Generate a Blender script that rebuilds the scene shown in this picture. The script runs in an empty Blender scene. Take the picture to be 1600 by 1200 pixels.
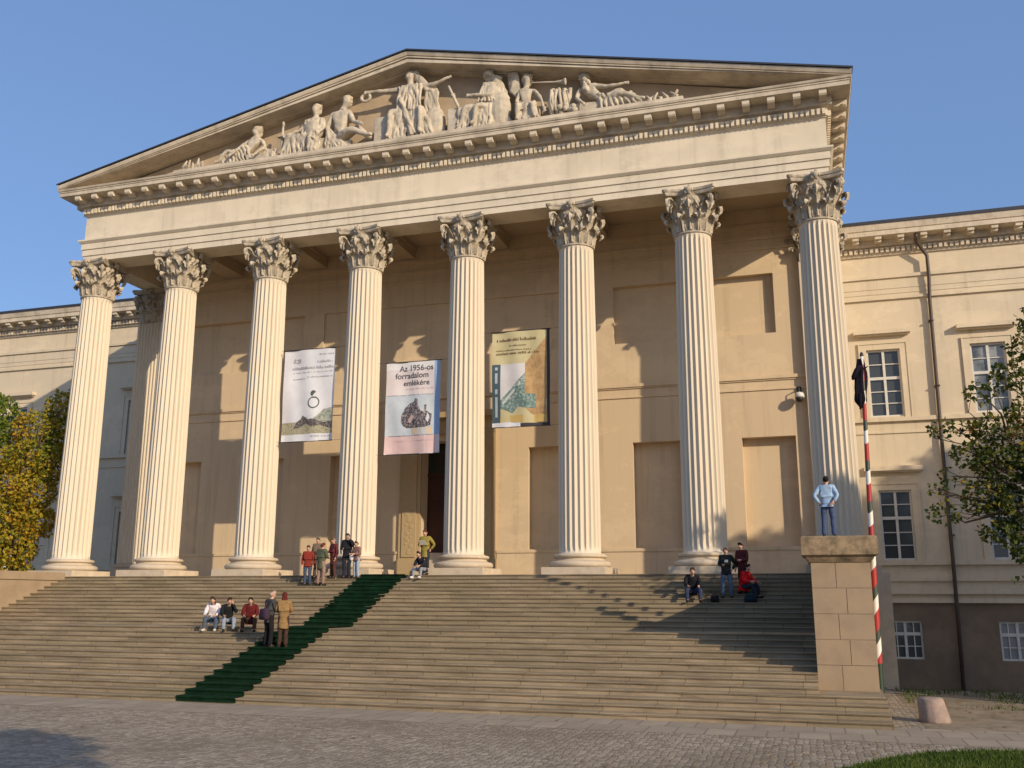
import bpy, bmesh, math, random
from mathutils import Vector, Matrix, noise
R = math.radians
random.seed(7)
scn = bpy.context.scene
col = scn.collection
sin, cos, pi = math.sin, math.cos, math.pi

# ------------------------------------------------------------------ materials
def new_mat(name):
    m = bpy.data.materials.new(name); m.use_nodes = True
    nt = m.node_tree; nt.nodes.clear()
    out = nt.nodes.new('ShaderNodeOutputMaterial'); b = nt.nodes.new('ShaderNodeBsdfPrincipled')
    nt.links.new(b.outputs[0], out.inputs[0])
    return m, nt, b, out

def noise_node(nt, scale, vec=None, detail=6, rough=.6):
    n = nt.nodes.new('ShaderNodeTexNoise'); n.inputs['Scale'].default_value = scale
    n.inputs['Detail'].default_value = detail; n.inputs['Roughness'].default_value = rough
    if vec is not None: nt.links.new(vec, n.inputs['Vector'])
    return n

def obj_vec(nt, sc=(1, 1, 1)):
    t = nt.nodes.new('ShaderNodeTexCoord'); mp = nt.nodes.new('ShaderNodeMapping')
    mp.inputs['Scale'].default_value = sc
    nt.links.new(t.outputs['Object'], mp.inputs['Vector'])
    return mp.outputs[0]

def ramp(nt, fac, stops):
    r = nt.nodes.new('ShaderNodeValToRGB'); e = r.color_ramp.elements
    while len(e) < len(stops): e.new(.5)
    for i, (p, c) in enumerate(stops):
        e[i].position = p; e[i].color = (*c, 1)
    nt.links.new(fac, r.inputs[0])
    return r.outputs[0]

def mix(nt, a, b, fac, mode='MIX'):
    m = nt.nodes.new('ShaderNodeMix'); m.data_type = 'RGBA'; m.blend_type = mode
    for s, v in ((m.inputs[0], fac), (m.inputs[6], a), (m.inputs[7], b)):
        if hasattr(v, 'links') or hasattr(v, 'is_linked'): nt.links.new(v, s)
        elif isinstance(v, (int, float)): s.default_value = v
        else: s.default_value = (*v, 1)
    return m.outputs[2]

def mul(c, k): return tuple(min(1, x * k) for x in c)

def add_bump(nt, b, height, strength=.3, dist=.02):
    bp = nt.nodes.new('ShaderNodeBump'); bp.inputs['Strength'].default_value = strength
    bp.inputs['Distance'].default_value = dist
    nt.links.new(height, bp.inputs['Height']); nt.links.new(bp.outputs[0], b.inputs['Normal'])

def stone(name, c, var=.18, scale=1.2, rough=.85, grime=None, gamt=.35, gscale=.5, bump=.25, bscale=12, stretch=(1, 1, 1), spec=.25, streak=0):
    m, nt, b, out = new_mat(name)
    v = obj_vec(nt, stretch)
    n1 = noise_node(nt, scale, v)
    colr = ramp(nt, n1.outputs[0], [(.25, mul(c, 1 - var)), (.55, c), (.8, mul(c, 1 + var * .6))])
    if grime:
        n2 = noise_node(nt, gscale, v, 9, .7)
        f = ramp(nt, n2.outputs[0], [(.42, (0, 0, 0)), (.75, (gamt,) * 3)])
        colr = mix(nt, colr, grime, f)
    if streak:          # rain streaks and patched paint
        ns = noise_node(nt, 1.0, obj_vec(nt, (2.6, 2.6, .13)), 7, .7)
        colr = mix(nt, colr, mul(c, .55), ramp(nt, ns.outputs[0], [(.52, (0, 0, 0)), (.72, (streak,) * 3)]))
        np_ = noise_node(nt, .33, obj_vec(nt, (1, 1, 1.6)), 9, .75)
        colr = mix(nt, colr, mul(c, 1.12), ramp(nt, np_.outputs[0], [(.50, (0, 0, 0)), (.56, (.5,) * 3)]))
    nt.links.new(colr, b.inputs['Base Color'])
    b.inputs['Roughness'].default_value = rough; b.inputs['Specular IOR Level'].default_value = spec
    if bump:
        n3 = noise_node(nt, bscale, v, 4)
        add_bump(nt, b, n3.outputs[0], bump, .01)
    return m

def plain(name, c, rough=.7, spec=.3, metal=0, var=.1, scale=8):
    m, nt, b, out = new_mat(name)
    n1 = noise_node(nt, scale, obj_vec(nt), 4)
    colr = ramp(nt, n1.outputs[0], [(.3, mul(c, 1 - var)), (.7, mul(c, 1 + var))])
    nt.links.new(colr, b.inputs['Base Color'])
    b.inputs['Roughness'].default_value = rough; b.inputs['Specular IOR Level'].default_value = spec
    b.inputs['Metallic'].default_value = metal
    return m

def cloth_mat(name, c): return plain(name, c, .9, .15, 0, .22, 14)

M = {}
M['facade'] = stone('facade_render', (.69, .60, .455), .07, .5, grime=(.45, .38, .28), gamt=.4, gscale=.7, bump=.1, stretch=(1, 1, .45), streak=.5)
M['wallp'] = stone('portico_wall_render', (.645, .50, .32), .07, .6, grime=(.48, .37, .25), gamt=.35, gscale=.6, bump=.1, stretch=(1, 1, .5), streak=.45)
M['wing'] = stone('wing_render', (.65, .545, .39), .08, .5, grime=(.44, .38, .28), gamt=.45, gscale=.5, bump=.1, stretch=(1, 1, .4), streak=.45)
M['basement'] = stone('basement_render', (.24, .175, .12), .25, .8, grime=(.12, .1, .075), gamt=.7, gscale=.6, bump=.3)
M['column'] = stone('column_stone', (.655, .565, .43), .06, .9, grime=(.5, .44, .34), gamt=.35, gscale=.8, bump=.08, stretch=(1, 1, .25))
M['capital'] = stone('capital_stone', (.53, .455, .34), .35, 3.2, grime=(.14, .11, .08), gamt=.85, gscale=3.6, bump=.5, bscale=9)
M['base'] = stone('column_base_stone', (.58, .48, .35), .15, 1.5, grime=(.3, .23, .16), gamt=.5, gscale=2, bump=.25)
M['cornice'] = stone('cornice_stone', (.62, .53, .40), .14, .8, grime=(.22, .18, .13), gamt=.7, gscale=1.5, bump=.25, stretch=(1, 1, .5), streak=.5)
M['tymp'] = stone('tympanum_render', (.52, .40, .265), .2, .5, grime=(.22, .17, .11), gamt=.6, gscale=.6, bump=.2)
M['statue'] = stone('statue_stone', (.56, .48, .36), .18, 2, grime=(.22, .19, .15), gamt=.75, gscale=2.6, bump=.4, bscale=10)
M['ceil'] = stone('ceiling_plaster', (.50, .39, .26), .12, .7, bump=.1)
M['pier'] = stone('pier_limestone', (.34, .25, .16), .22, 1.6, grime=(.34, .24, .15), gamt=.5, gscale=1.6, bump=.35)
M['pier_cap'] = stone('weathered_cap_stone', (.33, .235, .14), .4, 3.5, grime=(.055, .05, .03), gamt=.97, gscale=4.5, bump=.6, bscale=8)
M['joint'] = stone('mortar_joint', (.27, .20, .13), .1, 4, bump=0)
M['roof'] = plain('dark_roof_sheet', (.05, .05, .055), .5, .4, .3)
M['white'] = plain('white_window_paint', (.62, .60, .54), .5, .4)
M['iron'] = plain('dark_iron', (.035, .03, .028), .5, .4, .2)
M['pipe'] = plain('brown_pipe_paint', (.06, .042, .034), .45, .4)
M['door'] = stone('dark_door_wood', (.06, .022, .012), .4, 3, rough=.5, bump=.2, stretch=(1, 1, .2))
M['portal'] = stone('portal_stone', (.50, .37, .20), .25, 3, grime=(.25, .18, .1), gamt=.6, gscale=3, bump=.5)
M['glassdark'] = plain('dark_transom_glass', (.02, .025, .022), .15, .5)

def glass_mat(name, c, curtain=None):
    m, nt, b, out = new_mat(name)
    v = obj_vec(nt)
    n = noise_node(nt, .9, v, 3)
    c2 = curtain or mul(c, 1.6)
    oi = nt.nodes.new('ShaderNodeObjectInfo'); ma = nt.nodes.new('ShaderNodeMath'); ma.operation = 'MULTIPLY_ADD'
    nt.links.new(oi.outputs['Random'], ma.inputs[0]); ma.inputs[1].default_value = .42; ma.inputs[2].default_value = -.25
    mb_ = nt.nodes.new('ShaderNodeMath'); nt.links.new(n.outputs[0], mb_.inputs[0]); nt.links.new(ma.outputs[0], mb_.inputs[1])
    nt.links.new(ramp(nt, mb_.outputs[0], [(.42, c), (.62, c2)]), b.inputs['Base Color'])
    b.inputs['Roughness'].default_value = .08; b.inputs['Specular IOR Level'].default_value = .6
    n2 = noise_node(nt, 2.2, v, 2); add_bump(nt, b, n2.outputs[0], .08, .05)
    return m
M['pane'] = glass_mat('window_glass', (.055, .06, .06))
M['pane2'] = glass_mat('curtained_glass', (.07, .08, .085), (.28, .29, .29))

def steps_mat():
    m, nt, b, out = new_mat('stair_stone')
    v = obj_vec(nt, (.8, 1.6, 4)); v2 = obj_vec(nt, (1, 1, 1)); v3 = obj_vec(nt, (.28, 2.9, 7.3))
    n1 = noise_node(nt, 1.0, v, 8, .65)
    c = ramp(nt, n1.outputs[0], [(.28, (.20, .152, .10)), (.5, (.29, .228, .152)), (.72, (.37, .30, .205))])
    n2 = noise_node(nt, .22, v2, 5)
    c = mix(nt, c, (.23, .19, .115), ramp(nt, n2.outputs[0], [(.4, (0, 0, 0)), (.7, (.7, .7, .7))]))
    n3 = noise_node(nt, 5, v2, 5)
    c = mix(nt, c, (.40, .26, .15), ramp(nt, n3.outputs[0], [(.56, (0, 0, 0)), (.75, (.5, .5, .5))]))
    n4 = noise_node(nt, 1.6, v3, 4)
    c = mix(nt, c, (.11, .082, .05), ramp(nt, n4.outputs[0], [(.60, (0, 0, 0)), (.74, (.45, .45, .45))]))
    sp = nt.nodes.new('ShaderNodeSeparateXYZ'); nt.links.new(v2, sp.inputs[0]); cb = nt.nodes.new('ShaderNodeCombineXYZ')
    az = nt.nodes.new('ShaderNodeMath'); az.inputs[1].default_value = .03; nt.links.new(sp.outputs[2], az.inputs[0])
    nt.links.new(sp.outputs[0], cb.inputs[0]); nt.links.new(az.outputs[0], cb.inputs[1])
    br = nt.nodes.new('ShaderNodeTexBrick'); br.inputs['Scale'].default_value = 1; br.inputs['Brick Width'].default_value = 1.75; br.inputs['Row Height'].default_value = 3.55 / 26
    br.inputs['Mortar Size'].default_value = .009; br.offset = .37; br.offset_frequency = 2; br.squash = .8; br.squash_frequency = 3
    br.inputs['Color1'].default_value = (.84, .84, .83, 1); br.inputs['Color2'].default_value = (1.08, 1.06, 1.03, 1); br.inputs['Mortar'].default_value = (.36, .33, .3, 1)
    nt.links.new(cb.outputs[0], br.inputs['Vector'])
    c = mix(nt, c, br.outputs['Color'], .85, 'MULTIPLY')
    nt.links.new(c, b.inputs['Base Color']); b.inputs['Roughness'].default_value = .9
    b.inputs['Specular IOR Level'].default_value = .15
    n5 = noise_node(nt, 9, v2, 5); add_bump(nt, b, n5.outputs[0], .5, .02)
    return m
M['steps'] = steps_mat()

def cobble_mat():
    m, nt, b, out = new_mat('granite_setts')
    v = obj_vec(nt)
    vo = nt.nodes.new('ShaderNodeTexVoronoi'); vo.inputs['Scale'].default_value = 7.5; vo.inputs['Randomness'].default_value = .55
    nt.links.new(v, vo.inputs['Vector'])
    ve = nt.nodes.new('ShaderNodeTexVoronoi'); ve.feature = 'DISTANCE_TO_EDGE'; ve.inputs['Scale'].default_value = 7.5; ve.inputs['Randomness'].default_value = .55
    nt.links.new(v, ve.inputs['Vector'])
    bw = nt.nodes.new('ShaderNodeRGBToBW'); nt.links.new(vo.outputs['Color'], bw.inputs[0])
    c = ramp(nt, bw.outputs[0], [(.1, (.23, .185, .135)), (.5, (.33, .27, .20)), (.9, (.43, .36, .27))])
    n2 = noise_node(nt, .35, v, 6)
    c = mix(nt, c, (.19, .15, .10), ramp(nt, n2.outputs[0], [(.45, (0, 0, 0)), (.75, (.75, .75, .75))]))
    j = ramp(nt, ve.outputs['Distance'], [(.0, (1, 1, 1)), (.09, (0, 0, 0))])
    c = mix(nt, c, (.15, .122, .09), j)
    n3 = noise_node(nt, 2.5, v, 6)
    c = mix(nt, c, (.30, .17, .06), ramp(nt, n3.outputs[0], [(.62, (0, 0, 0)), (.75, (.5, .5, .5))]))
    nt.links.new(c, b.inputs['Base Color']); b.inputs['Roughness'].default_value = .85
    b.inputs['Specular IOR Level'].default_value = .2
    h = ramp(nt, ve.outputs['Distance'], [(0, (0, 0, 0)), (.2, (1, 1, 1))])
    add_bump(nt, b, h, .5, .018)
    return m
M['cobble'] = cobble_mat()

def slab_mat():
    m, nt, b, out = new_mat('paving_slabs')
    v = obj_vec(nt)
    br = nt.nodes.new('ShaderNodeTexBrick'); br.inputs['Scale'].default_value = 1
    br.inputs['Brick Width'].default_value = .62; br.inputs['Row Height'].default_value = 1.02
    br.inputs['Mortar Size'].default_value = .02; br.offset = .5
    br.inputs['Color1'].default_value = (.30, .245, .18, 1); br.inputs['Color2'].default_value = (.37, .305, .225, 1)
    br.inputs['Mortar'].default_value = (.19, .16, .125, 1)
    nt.links.new(v, br.inputs['Vector'])
    n2 = noise_node(nt, 1.4, v, 7)
    c = mix(nt, br.outputs['Color'], (.22, .18, .14), ramp(nt, n2.outputs[0], [(.4, (0, 0, 0)), (.7, (.6, .6, .6))]))
    n3 = noise_node(nt, 20, v, 5)
    c = mix(nt, c, (.4, .34, .28), ramp(nt, n3.outputs[0], [(.5, (0, 0, 0)), (.8, (.5, .5, .5))]))
    nt.links.new(c, b.inputs['Base Color']); b.inputs['Roughness'].default_value = .85
    b.inputs['Specular IOR Level'].default_value = .2
    add_bump(nt, b, n3.outputs[0], .4, .01)
    return m
M['slab'] = slab_mat()
M['gravel'] = stone('gravel', (.30, .24, .17), .35, 3, grime=(.13, .11, .05), gamt=.8, gscale=.9, bump=.8, bscale=30)
M['soil'] = stone('lawn_soil', (.07, .075, .02), .4, 2, grime=(.1, .09, .02), gamt=.6, bump=.6)
M['carpet'] = plain('green_carpet', (.005, .022, .009), .95, .1, 0, .45, 3)

def leaf_mat(name, stops, trans=.35):
    m, nt, b, out = new_mat(name)
    g = nt.nodes.new('ShaderNodeNewGeometry')
    n = noise_node(nt, .45, obj_vec(nt), 3)
    ad = nt.nodes.new('ShaderNodeMath'); ad.operation = 'MULTIPLY_ADD'
    nt.links.new(g.outputs['Random Per Island'], ad.inputs[0]); ad.inputs[1].default_value = .55
    sb = nt.nodes.new('ShaderNodeMath'); sb.operation = 'MULTIPLY_ADD'
    nt.links.new(n.outputs[0], sb.inputs[0]); sb.inputs[1].default_value = 1.3; sb.inputs[2].default_value = -.43
    nt.links.new(sb.outputs[0], ad.inputs[2])
    c = ramp(nt, ad.outputs[0], stops)
    nt.links.new(c, b.inputs['Base Color']); b.inputs['Roughness'].default_value = .6
    b.inputs['Specular IOR Level'].default_value = .25
    tr = nt.nodes.new('ShaderNodeBsdfTranslucent'); nt.links.new(c, tr.inputs[0])
    mx = nt.nodes.new('ShaderNodeMixShader'); mx.inputs[0].default_value = trans
    nt.links.new(b.outputs[0], mx.inputs[1]); nt.links.new(tr.outputs[0], mx.inputs[2])
    nt.links.new(mx.outputs[0], out.inputs[0])
    return m
M['leaf_gold'] = leaf_mat('golden_leaves', [(.1, (.09, .14, .014)), (.38, (.28, .25, .02)), (.65, (.46, .31, .022)), (.9, (.5, .22, .02))])
M['leaf_green'] = leaf_mat('green_leaves', [(.1, (.05, .11, .015)), (.5, (.12, .18, .02)), (.75, (.22, .23, .022)), (.95, (.34, .25, .02))])
M['leaf_dark'] = leaf_mat('dark_autumn_leaves', [(.1, (.018, .034, .008)), (.5, (.036, .058, .012)), (.78, (.07, .07, .014)), (.97, (.2, .10, .015))], .25)
M['leaf_mid'] = leaf_mat('mixed_autumn_leaves', [(.1, (.022, .042, .008)), (.5, (.05, .08, .014)), (.74, (.11, .12, .018)), (.9, (.26, .19, .02)), (.98, (.24, .10, .015))], .35)
M['leaf_fallen'] = leaf_mat('fallen_leaves', [(.1, (.17, .09, .03)), (.5, (.26, .14, .045)), (.9, (.32, .22, .08))], .1)
M['grass'] = leaf_mat('grass_blades', [(.1, (.035, .07, .008)), (.5, (.065, .11, .012)), (.9, (.11, .14, .02))], .3)
M['bark'] = stone('bark', (.11, .085, .06), .4, 4, bump=.8, bscale=14, stretch=(1, 1, .3))
M['skin'] = plain('skin', (.50, .29, .20), .6, .3, 0, .05)

def pole_mat():
    m, nt, b, out = new_mat('striped_pole_paint')
    t = nt.nodes.new('ShaderNodeTexCoord'); sp = nt.nodes.new('ShaderNodeSeparateXYZ')
    nt.links.new(t.outputs['Object'], sp.inputs[0])
    at = nt.nodes.new('ShaderNodeMath'); at.operation = 'ARCTAN2'
    nt.links.new(sp.outputs[1], at.inputs[0]); nt.links.new(sp.outputs[0], at.inputs[1])
    a = nt.nodes.new('ShaderNodeMath'); a.operation = 'MULTIPLY_ADD'
    nt.links.new(at.outputs[0], a.inputs[0]); a.inputs[1].default_value = -1 / (2 * pi)
    z = nt.nodes.new('ShaderNodeMath'); z.operation = 'MULTIPLY'; z.inputs[1].default_value = 1 / 1.05
    nt.links.new(sp.outputs[2], z.inputs[0]); nt.links.new(z.outputs[0], a.inputs[2])
    f = nt.nodes.new('ShaderNodeMath'); f.operation = 'FRACT'; nt.links.new(a.outputs[0], f.inputs[0])
    r = nt.nodes.new('ShaderNodeValToRGB'); r.color_ramp.interpolation = 'CONSTANT'
    e = r.color_ramp.elements; e.new(.5)
    for i, (p, c) in enumerate(((0, (.36, .022, .018)), (.42, (.70, .66, .58)), (.74, (.04, .055, .035)))):
        e[i].position = p; e[i].color = (*c, 1)
    nt.links.new(f.outputs[0], r.inputs[0])
    gz = nt.nodes.new('ShaderNodeMath'); gz.operation = 'LESS_THAN'; gz.inputs[1].default_value = 1.15
    nt.links.new(sp.outputs[2], gz.inputs[0])
    c = mix(nt, r.outputs[0], (.016, .035, .018), gz.outputs[0])
    nt.links.new(c, b.inputs['Base Color']); b.inputs['Roughness'].default_value = .5
    return m
M['pole'] = pole_mat()
M['blackflag'] = plain('black_cloth', (.012, .010, .016), .9, .1, 0, .3)
M['bollard'] = stone('pink_granite', (.34, .25, .20), .3, 5, grime=(.17, .135, .11), gamt=.6, gscale=4, bump=.5, bscale=25)

# ------------------------------------------------------------------ mesh builder
class MB:
    def __init__(s): s.v = []; s.f = []; s.mi = []
    def add(s, vs, fs, mi=0):
        o = len(s.v); s.v += [tuple(p) for p in vs]
        s.f += [tuple(i + o for i in f) for f in fs]; s.mi += [mi] * len(fs)
    def box(s, x0, x1, y0, y1, z0, z1, mi=0):
        s.add([(x0, y0, z0), (x1, y0, z0), (x1, y1, z0), (x0, y1, z0), (x0, y0, z1), (x1, y0, z1), (x1, y1, z1), (x0, y1, z1)],
              [(0, 3, 2, 1), (4, 5, 6, 7), (0, 1, 5, 4), (1, 2, 6, 5), (2, 3, 7, 6), (3, 0, 4, 7)], mi)
    def quad(s, a, b, c, d, mi=0): s.add([a, b, c, d], [(0, 1, 2, 3)], mi)
    def loft(s, rings, closed=True, cap=True, mi=0):
        n = len(rings[0]); vs = [p for r in rings for p in r]; fs = []
        for i in range(len(rings) - 1):
            for j in range(n if closed else n - 1):
                k = (j + 1) % n
                fs.append((i * n + j, i * n + k, (i + 1) * n + k, (i + 1) * n + j))
        if cap and closed:
            fs.append(tuple(range(n - 1, -1, -1))); fs.append(tuple((len(rings) - 1) * n + j for j in range(n)))
        s.add(vs, fs, mi)
    def lathe(s, prof, c=(0, 0), seg=32, mi=0):
        s.loft([[(c[0] + r * cos(2 * pi * j / seg), c[1] + r * sin(2 * pi * j / seg), z) for j in range(seg)] for r, z in prof], True, True, mi)
    def tube(s, pts, rad, seg=8, mi=0):
        pts = [Vector(p) for p in pts]; rings = []
        if not hasattr(rad, '__len__'): rad = [rad] * len(pts)
        up = None
        for i, p in enumerate(pts):
            d = (pts[min(i + 1, len(pts) - 1)] - pts[max(i - 1, 0)])
            d = d.normalized() if d.length > 1e-9 else Vector((0, 0, 1))
            if up is None: up = Vector((0, 1, 0)) if abs(d.y) < .9 else Vector((1, 0, 0))
            a = d.cross(up).normalized(); b = a.cross(d).normalized(); up = b
            rings.append([p + (a * cos(2 * pi * j / seg) + b * sin(2 * pi * j / seg)) * rad[i] for j in range(seg)])
        s.loft(rings, True, True, mi)
    def ell(s, c, r, nu=14, nv=9, mi=0):
        rings = []
        for i in range(nv + 1):
            t = pi * (i / nv) ; t = max(.05, min(pi - .05, t))
            rings.append([(c[0] + r[0] * sin(t) * cos(2 * pi * j / nu), c[1] + r[1] * sin(t) * sin(2 * pi * j / nu), c[2] - r[2] * cos(t)) for j in range(nu)])
        s.loft(rings, True, True, mi)
    def runx(s, prof, x0, x1, mi=0):            # closed (y,z) profile extruded along X
        s.loft([[(x0, y, z) for y, z in prof], [(x1, y, z) for y, z in prof]], True, True, mi)
    def build(s, name, mats, parent=None, smooth=False, loc=None):
        me = bpy.data.meshes.new(name); me.from_pydata(s.v, [], s.f)
        mats = mats if isinstance(mats, (list, tuple)) else [mats]
        for m in mats: me.materials.append(m)
        me.polygons.foreach_set('material_index', s.mi)
        bm = bmesh.new(); bm.from_mesh(me)
        if len(s.f) < 60000: bmesh.ops.recalc_face_normals(bm, faces=bm.faces)
        bm.to_mesh(me); bm.free()
        if smooth: me.polygons.foreach_set('use_smooth', [True] * len(me.polygons))
        me.update()
        o = bpy.data.objects.new(name, me); col.objects.link(o)
        if parent: o.parent = parent
        if loc: o.location = loc
        return o

def sharp(o, ang=40):
    me = o.data
    bm = bmesh.new(); bm.from_mesh(me)
    for e in bm.edges:
        if len(e.link_faces) == 2 and e.calc_face_angle(0) > R(ang): e.smooth = False
    for f in bm.faces: f.smooth = True
    bm.to_mesh(me); bm.free()
    return o

def tag(o, label=None, cat=None, group=None, kind=None):
    if label: o['label'] = label
    if cat: o['category'] = cat
    if group: o['group'] = group
    if kind: o['kind'] = kind
    return o
def empty(name, loc=(0, 0, 0), rz=0):
    o = bpy.data.objects.new(name, None); col.objects.link(o); o.location = loc; o.rotation_euler = (0, 0, rz)
    o.empty_display_size = .2
    return o
def copy_tree(o, parent=None):
    c = o.copy(); col.objects.link(c); c.parent = parent
    for ch in list(o.children): copy_tree(ch, c)
    return c

# ------------------------------------------------------------------ dimensions
S = 4.6; GZ = -3.55; H = 3.55 / 26
XC = 3.5 * S
X0, X1 = -.5, 7 * S + .5            # outer faces of the entablature
YF, YW, YWING, YB = -.6, 4.2, 13.0, 17.0
SUN_EL, SUN_AZ = R(21.5), R(56)     # azimuth from the facade normal towards +X
CX0, CX1 = 1.05, 7 * S - 1.05       # inner faces of the stair cheeks

# ------------------------------------------------------------------ ground
def ground_z(x, y):
    if y > -2.2 and (x > 33.2 or x < -1.0):
        return GZ - 1.35 * min(1, (y + 2.2) / 1.6)
    return GZ
def build_ground():
    xs = [-400, -120, -60, -30, -12, -1.3, -1.0, 0, 10, 20, 30, 33.2, 33.5, 38, 45, 60, 90, 160, 400]
    ys = [-400, -160, -90, -60, -40, -30, -24, -20, -16, -14, -12, -8, -4, -2.2, -1.7, -1.2, 2, 6.5, 12, 30, 60, 120, 400]
    mb = MB(); n = len(xs)
    vs = [(x, y, ground_z(x, y)) for y in ys for x in xs]
    fs = [(j * n + i, j * n + i + 1, (j + 1) * n + i + 1, (j + 1) * n + i) for j in range(len(ys) - 1) for i in range(n - 1)]
    mb.add(vs, fs)
    o = mb.build('ground', M['cobble']); tag(o, kind='structure')
    mb = MB(); mb.add([(-3, -14.25, GZ + .004), (60, -14.25, GZ + .004), (60, -11.9, GZ + .004), (-3, -11.9, GZ + .004)], [(0, 1, 2, 3)])
    tag(mb.build('pavement', M['slab']), kind='structure')
    mb = MB(); mb.add([(33.3, -11.9, GZ + .004), (60, -11.9, GZ + .004), (60, -2.25, GZ + .004), (33.3, -2.25, GZ + .004)], [(0, 1, 2, 3)])
    tag(mb.build('gravel_path', M['gravel']), kind='structure')
    poly = [(30.1, -20.5), (31.0, -18.8), (31.6, -17.6), (32.2, -16.6), (32.9, -15.7), (33.9, -15.15), (35.2, -14.85), (40, -14.5), (60, -14.4), (60, -20.5)]
    mb = MB(); mb.add([(x, y, GZ + .008) for x, y in poly] + [(x, y, GZ + .05) for x, y in poly],
                      [tuple(range(10, 20))] + [(i, (i + 1) % 10, 10 + (i + 1) % 10, 10 + i) for i in range(10)])
    tag(mb.build('lawn', M['soil']), kind='structure')
    # grass blades
    def inside(x, y, P):
        c = False; j = len(P) - 1
        for i in range(len(P)):
            if (P[i][1] > y) != (P[j][1] > y) and x < (P[j][0] - P[i][0]) * (y - P[i][1]) / (P[j][1] - P[i][1]) + P[i][0]: c = not c
            j = i
        return c
    rnd = random.Random(3)
    mb = MB()
    def blade(x, y, z, h, w):
        a = rnd.random() * 2 * pi; lx, ly = rnd.uniform(-.5, .5) * h, rnd.uniform(-.5, .5) * h
        dx, dy = cos(a) * w, sin(a) * w
        mb.add([(x - dx, y - dy, z), (x + dx, y + dy, z), (x + lx, y + ly, z + h)], [(0, 1, 2)])
    n = 0
    while n < 30000:
        x, y = rnd.uniform(29.5, 39), rnd.uniform(-19.5, -14.4)
        if inside(x, y, poly): blade(x, y, GZ + .05, rnd.uniform(.03, .09), rnd.uniform(.006, .014)); n += 1
    tag(mb.build('lawn_grass', M['grass']), 'short green grass of the lawn at the lower right corner', 'grass', kind='stuff')
    mb = MB()
    for i in range(4200):
        x, y = rnd.uniform(33.4, 42), rnd.uniform(-8.2, -2.2)
        if noise.noise((x * .7, y * .9, 0)) > -.08 + .10 * (-(y + 5)): blade(x, y, GZ + .004, rnd.uniform(.04, .16), rnd.uniform(.008, .018))
    tag(mb.build('weedy_grass', M['grass']), 'patchy grass on gravel between the bollard and the wing wall', 'grass', kind='stuff')
build_ground()

# ------------------------------------------------------------------ staircase
YU = [-1.45 - k * .346 for k in range(13)]
YL = [-7.3 - k * .4167 for k in range(13)]
TREADS = []
for k in range(13): TREADS.append((YU[k], -k * H))       # riser front, height above it
for k in range(13): TREADS.append((YL[k], -(13 + k) * H))
def stair_profile(off=0.0, nose=.03, top_y=-.9, first=0, last=26):
    """(y, z) polyline from the top edge down to the ground, with nosings"""
    P = [(top_y, -first * H + off)]
    for (y, z) in TREADS[first:last]:
        P += [(y - nose - off, z + off), (y - nose - off, z - .045 + off), (y - off, z - .05 + off), (y - off, z - H + off)]
    return P
stair = MB()
rs = random.Random(5)
P = stair_profile()
def worn(P, xa, xb, n):
    rings = []
    for i in range(n + 1):
        x = xa + (xb - xa) * i / n; ring = []
        for (y, z) in P:
            k = round(z / H) * 3.7
            ring.append((x, y + .016 * noise.noise((x * .9, k, 1)) + .008 * noise.noise((x * 3, k, 5)), z + .009 * noise.noise((x * .8, k, 9)) + .004 * noise.noise((x * 2.7, k, 2))))
        rings.append(ring)
    return rings
stair.loft(worn(P, CX0, CX1, 70) if False else [r + [(r[0][0], -12.3, GZ - .3), (r[0][0], -.9, GZ - .3)] for r in worn(P, CX0, CX1, 70)])
# the lowest three steps run on in front of the piers
P3 = stair_profile(first=22, top_y=-7.9)
for a, b in ((CX1, 7 * S + .42), (-.42, CX0)):
    stair.runx(P3 + [(-12.3, GZ - .3), (-7.9, GZ - .3)], a + (.0 if a < CX1 else 0), b)
staircase = stair.build('grand_staircase', M['steps'])
tag(staircase, 'broad flight of worn stone steps leading up to the columned portico', 'staircase')
for xa, xb in ((-.36, CX0), (CX1, 7 * S + .36)):
    mb = MB(); zt = -.16 if xa < 5 else .30
    mb.box(xa, xb, -8.55, -1.46, GZ - .2, zt)
    ck = mb.build('cheek_wall', M['pier'], staircase)
    mb = MB(); mb.box(xa - .06, xb + .06, -8.55, -1.46, zt, zt + .32)
    mb.build('coping', M['pier'], ck)

# piers
def make_pier(x0, x1, label):
    t = empty('stair_pier', ((x0 + x1) / 2, -9.1, GZ + 4 * H))
    w = (x1 - x0) / 2
    zt = .05 - (GZ + 4 * H)
    mb = MB(); ch = [.0, .60, 1.20, 1.81, 2.43, zt]
    rr = random.Random(2)
    mb.box(-w + .012, w - .012, -.688, .49, 0, zt, 1)
    for i in range(5):
        za, zb = ch[i] + .008, ch[i + 1] - .008
        s = .0 + (.1 if i % 2 else -.12)
        for xa, xb in ((-w, s - .007), (s + .007, w)):
            d = rr.uniform(-.004, .004)
            mb.box(xa, xb, -.7 + d, .5, za, zb, 0)
    mb.build('shaft', [M['pier'], M['joint']], t)
    mb = MB()
    rings = []
    for o, z in ((.02, zt), (.10, zt + .10), (.10, zt + .13), (.2, zt + .18), (.2, zt + .60), (.17, zt + .64)):
        rings.append([(-w - o, -.7 - o, z), (w + o, -.7 - o, z), (w + o, .5 + o, z), (-w - o, .5 + o, z)])
    mb.loft(rings)
    mb.build('cap', M['pier_cap'], t)
    tag(t, label, 'pier')
    return t
make_pier(CX1, 7 * S + .34, 'square limestone pier with mossy cap at the right end of the stairs')

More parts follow.
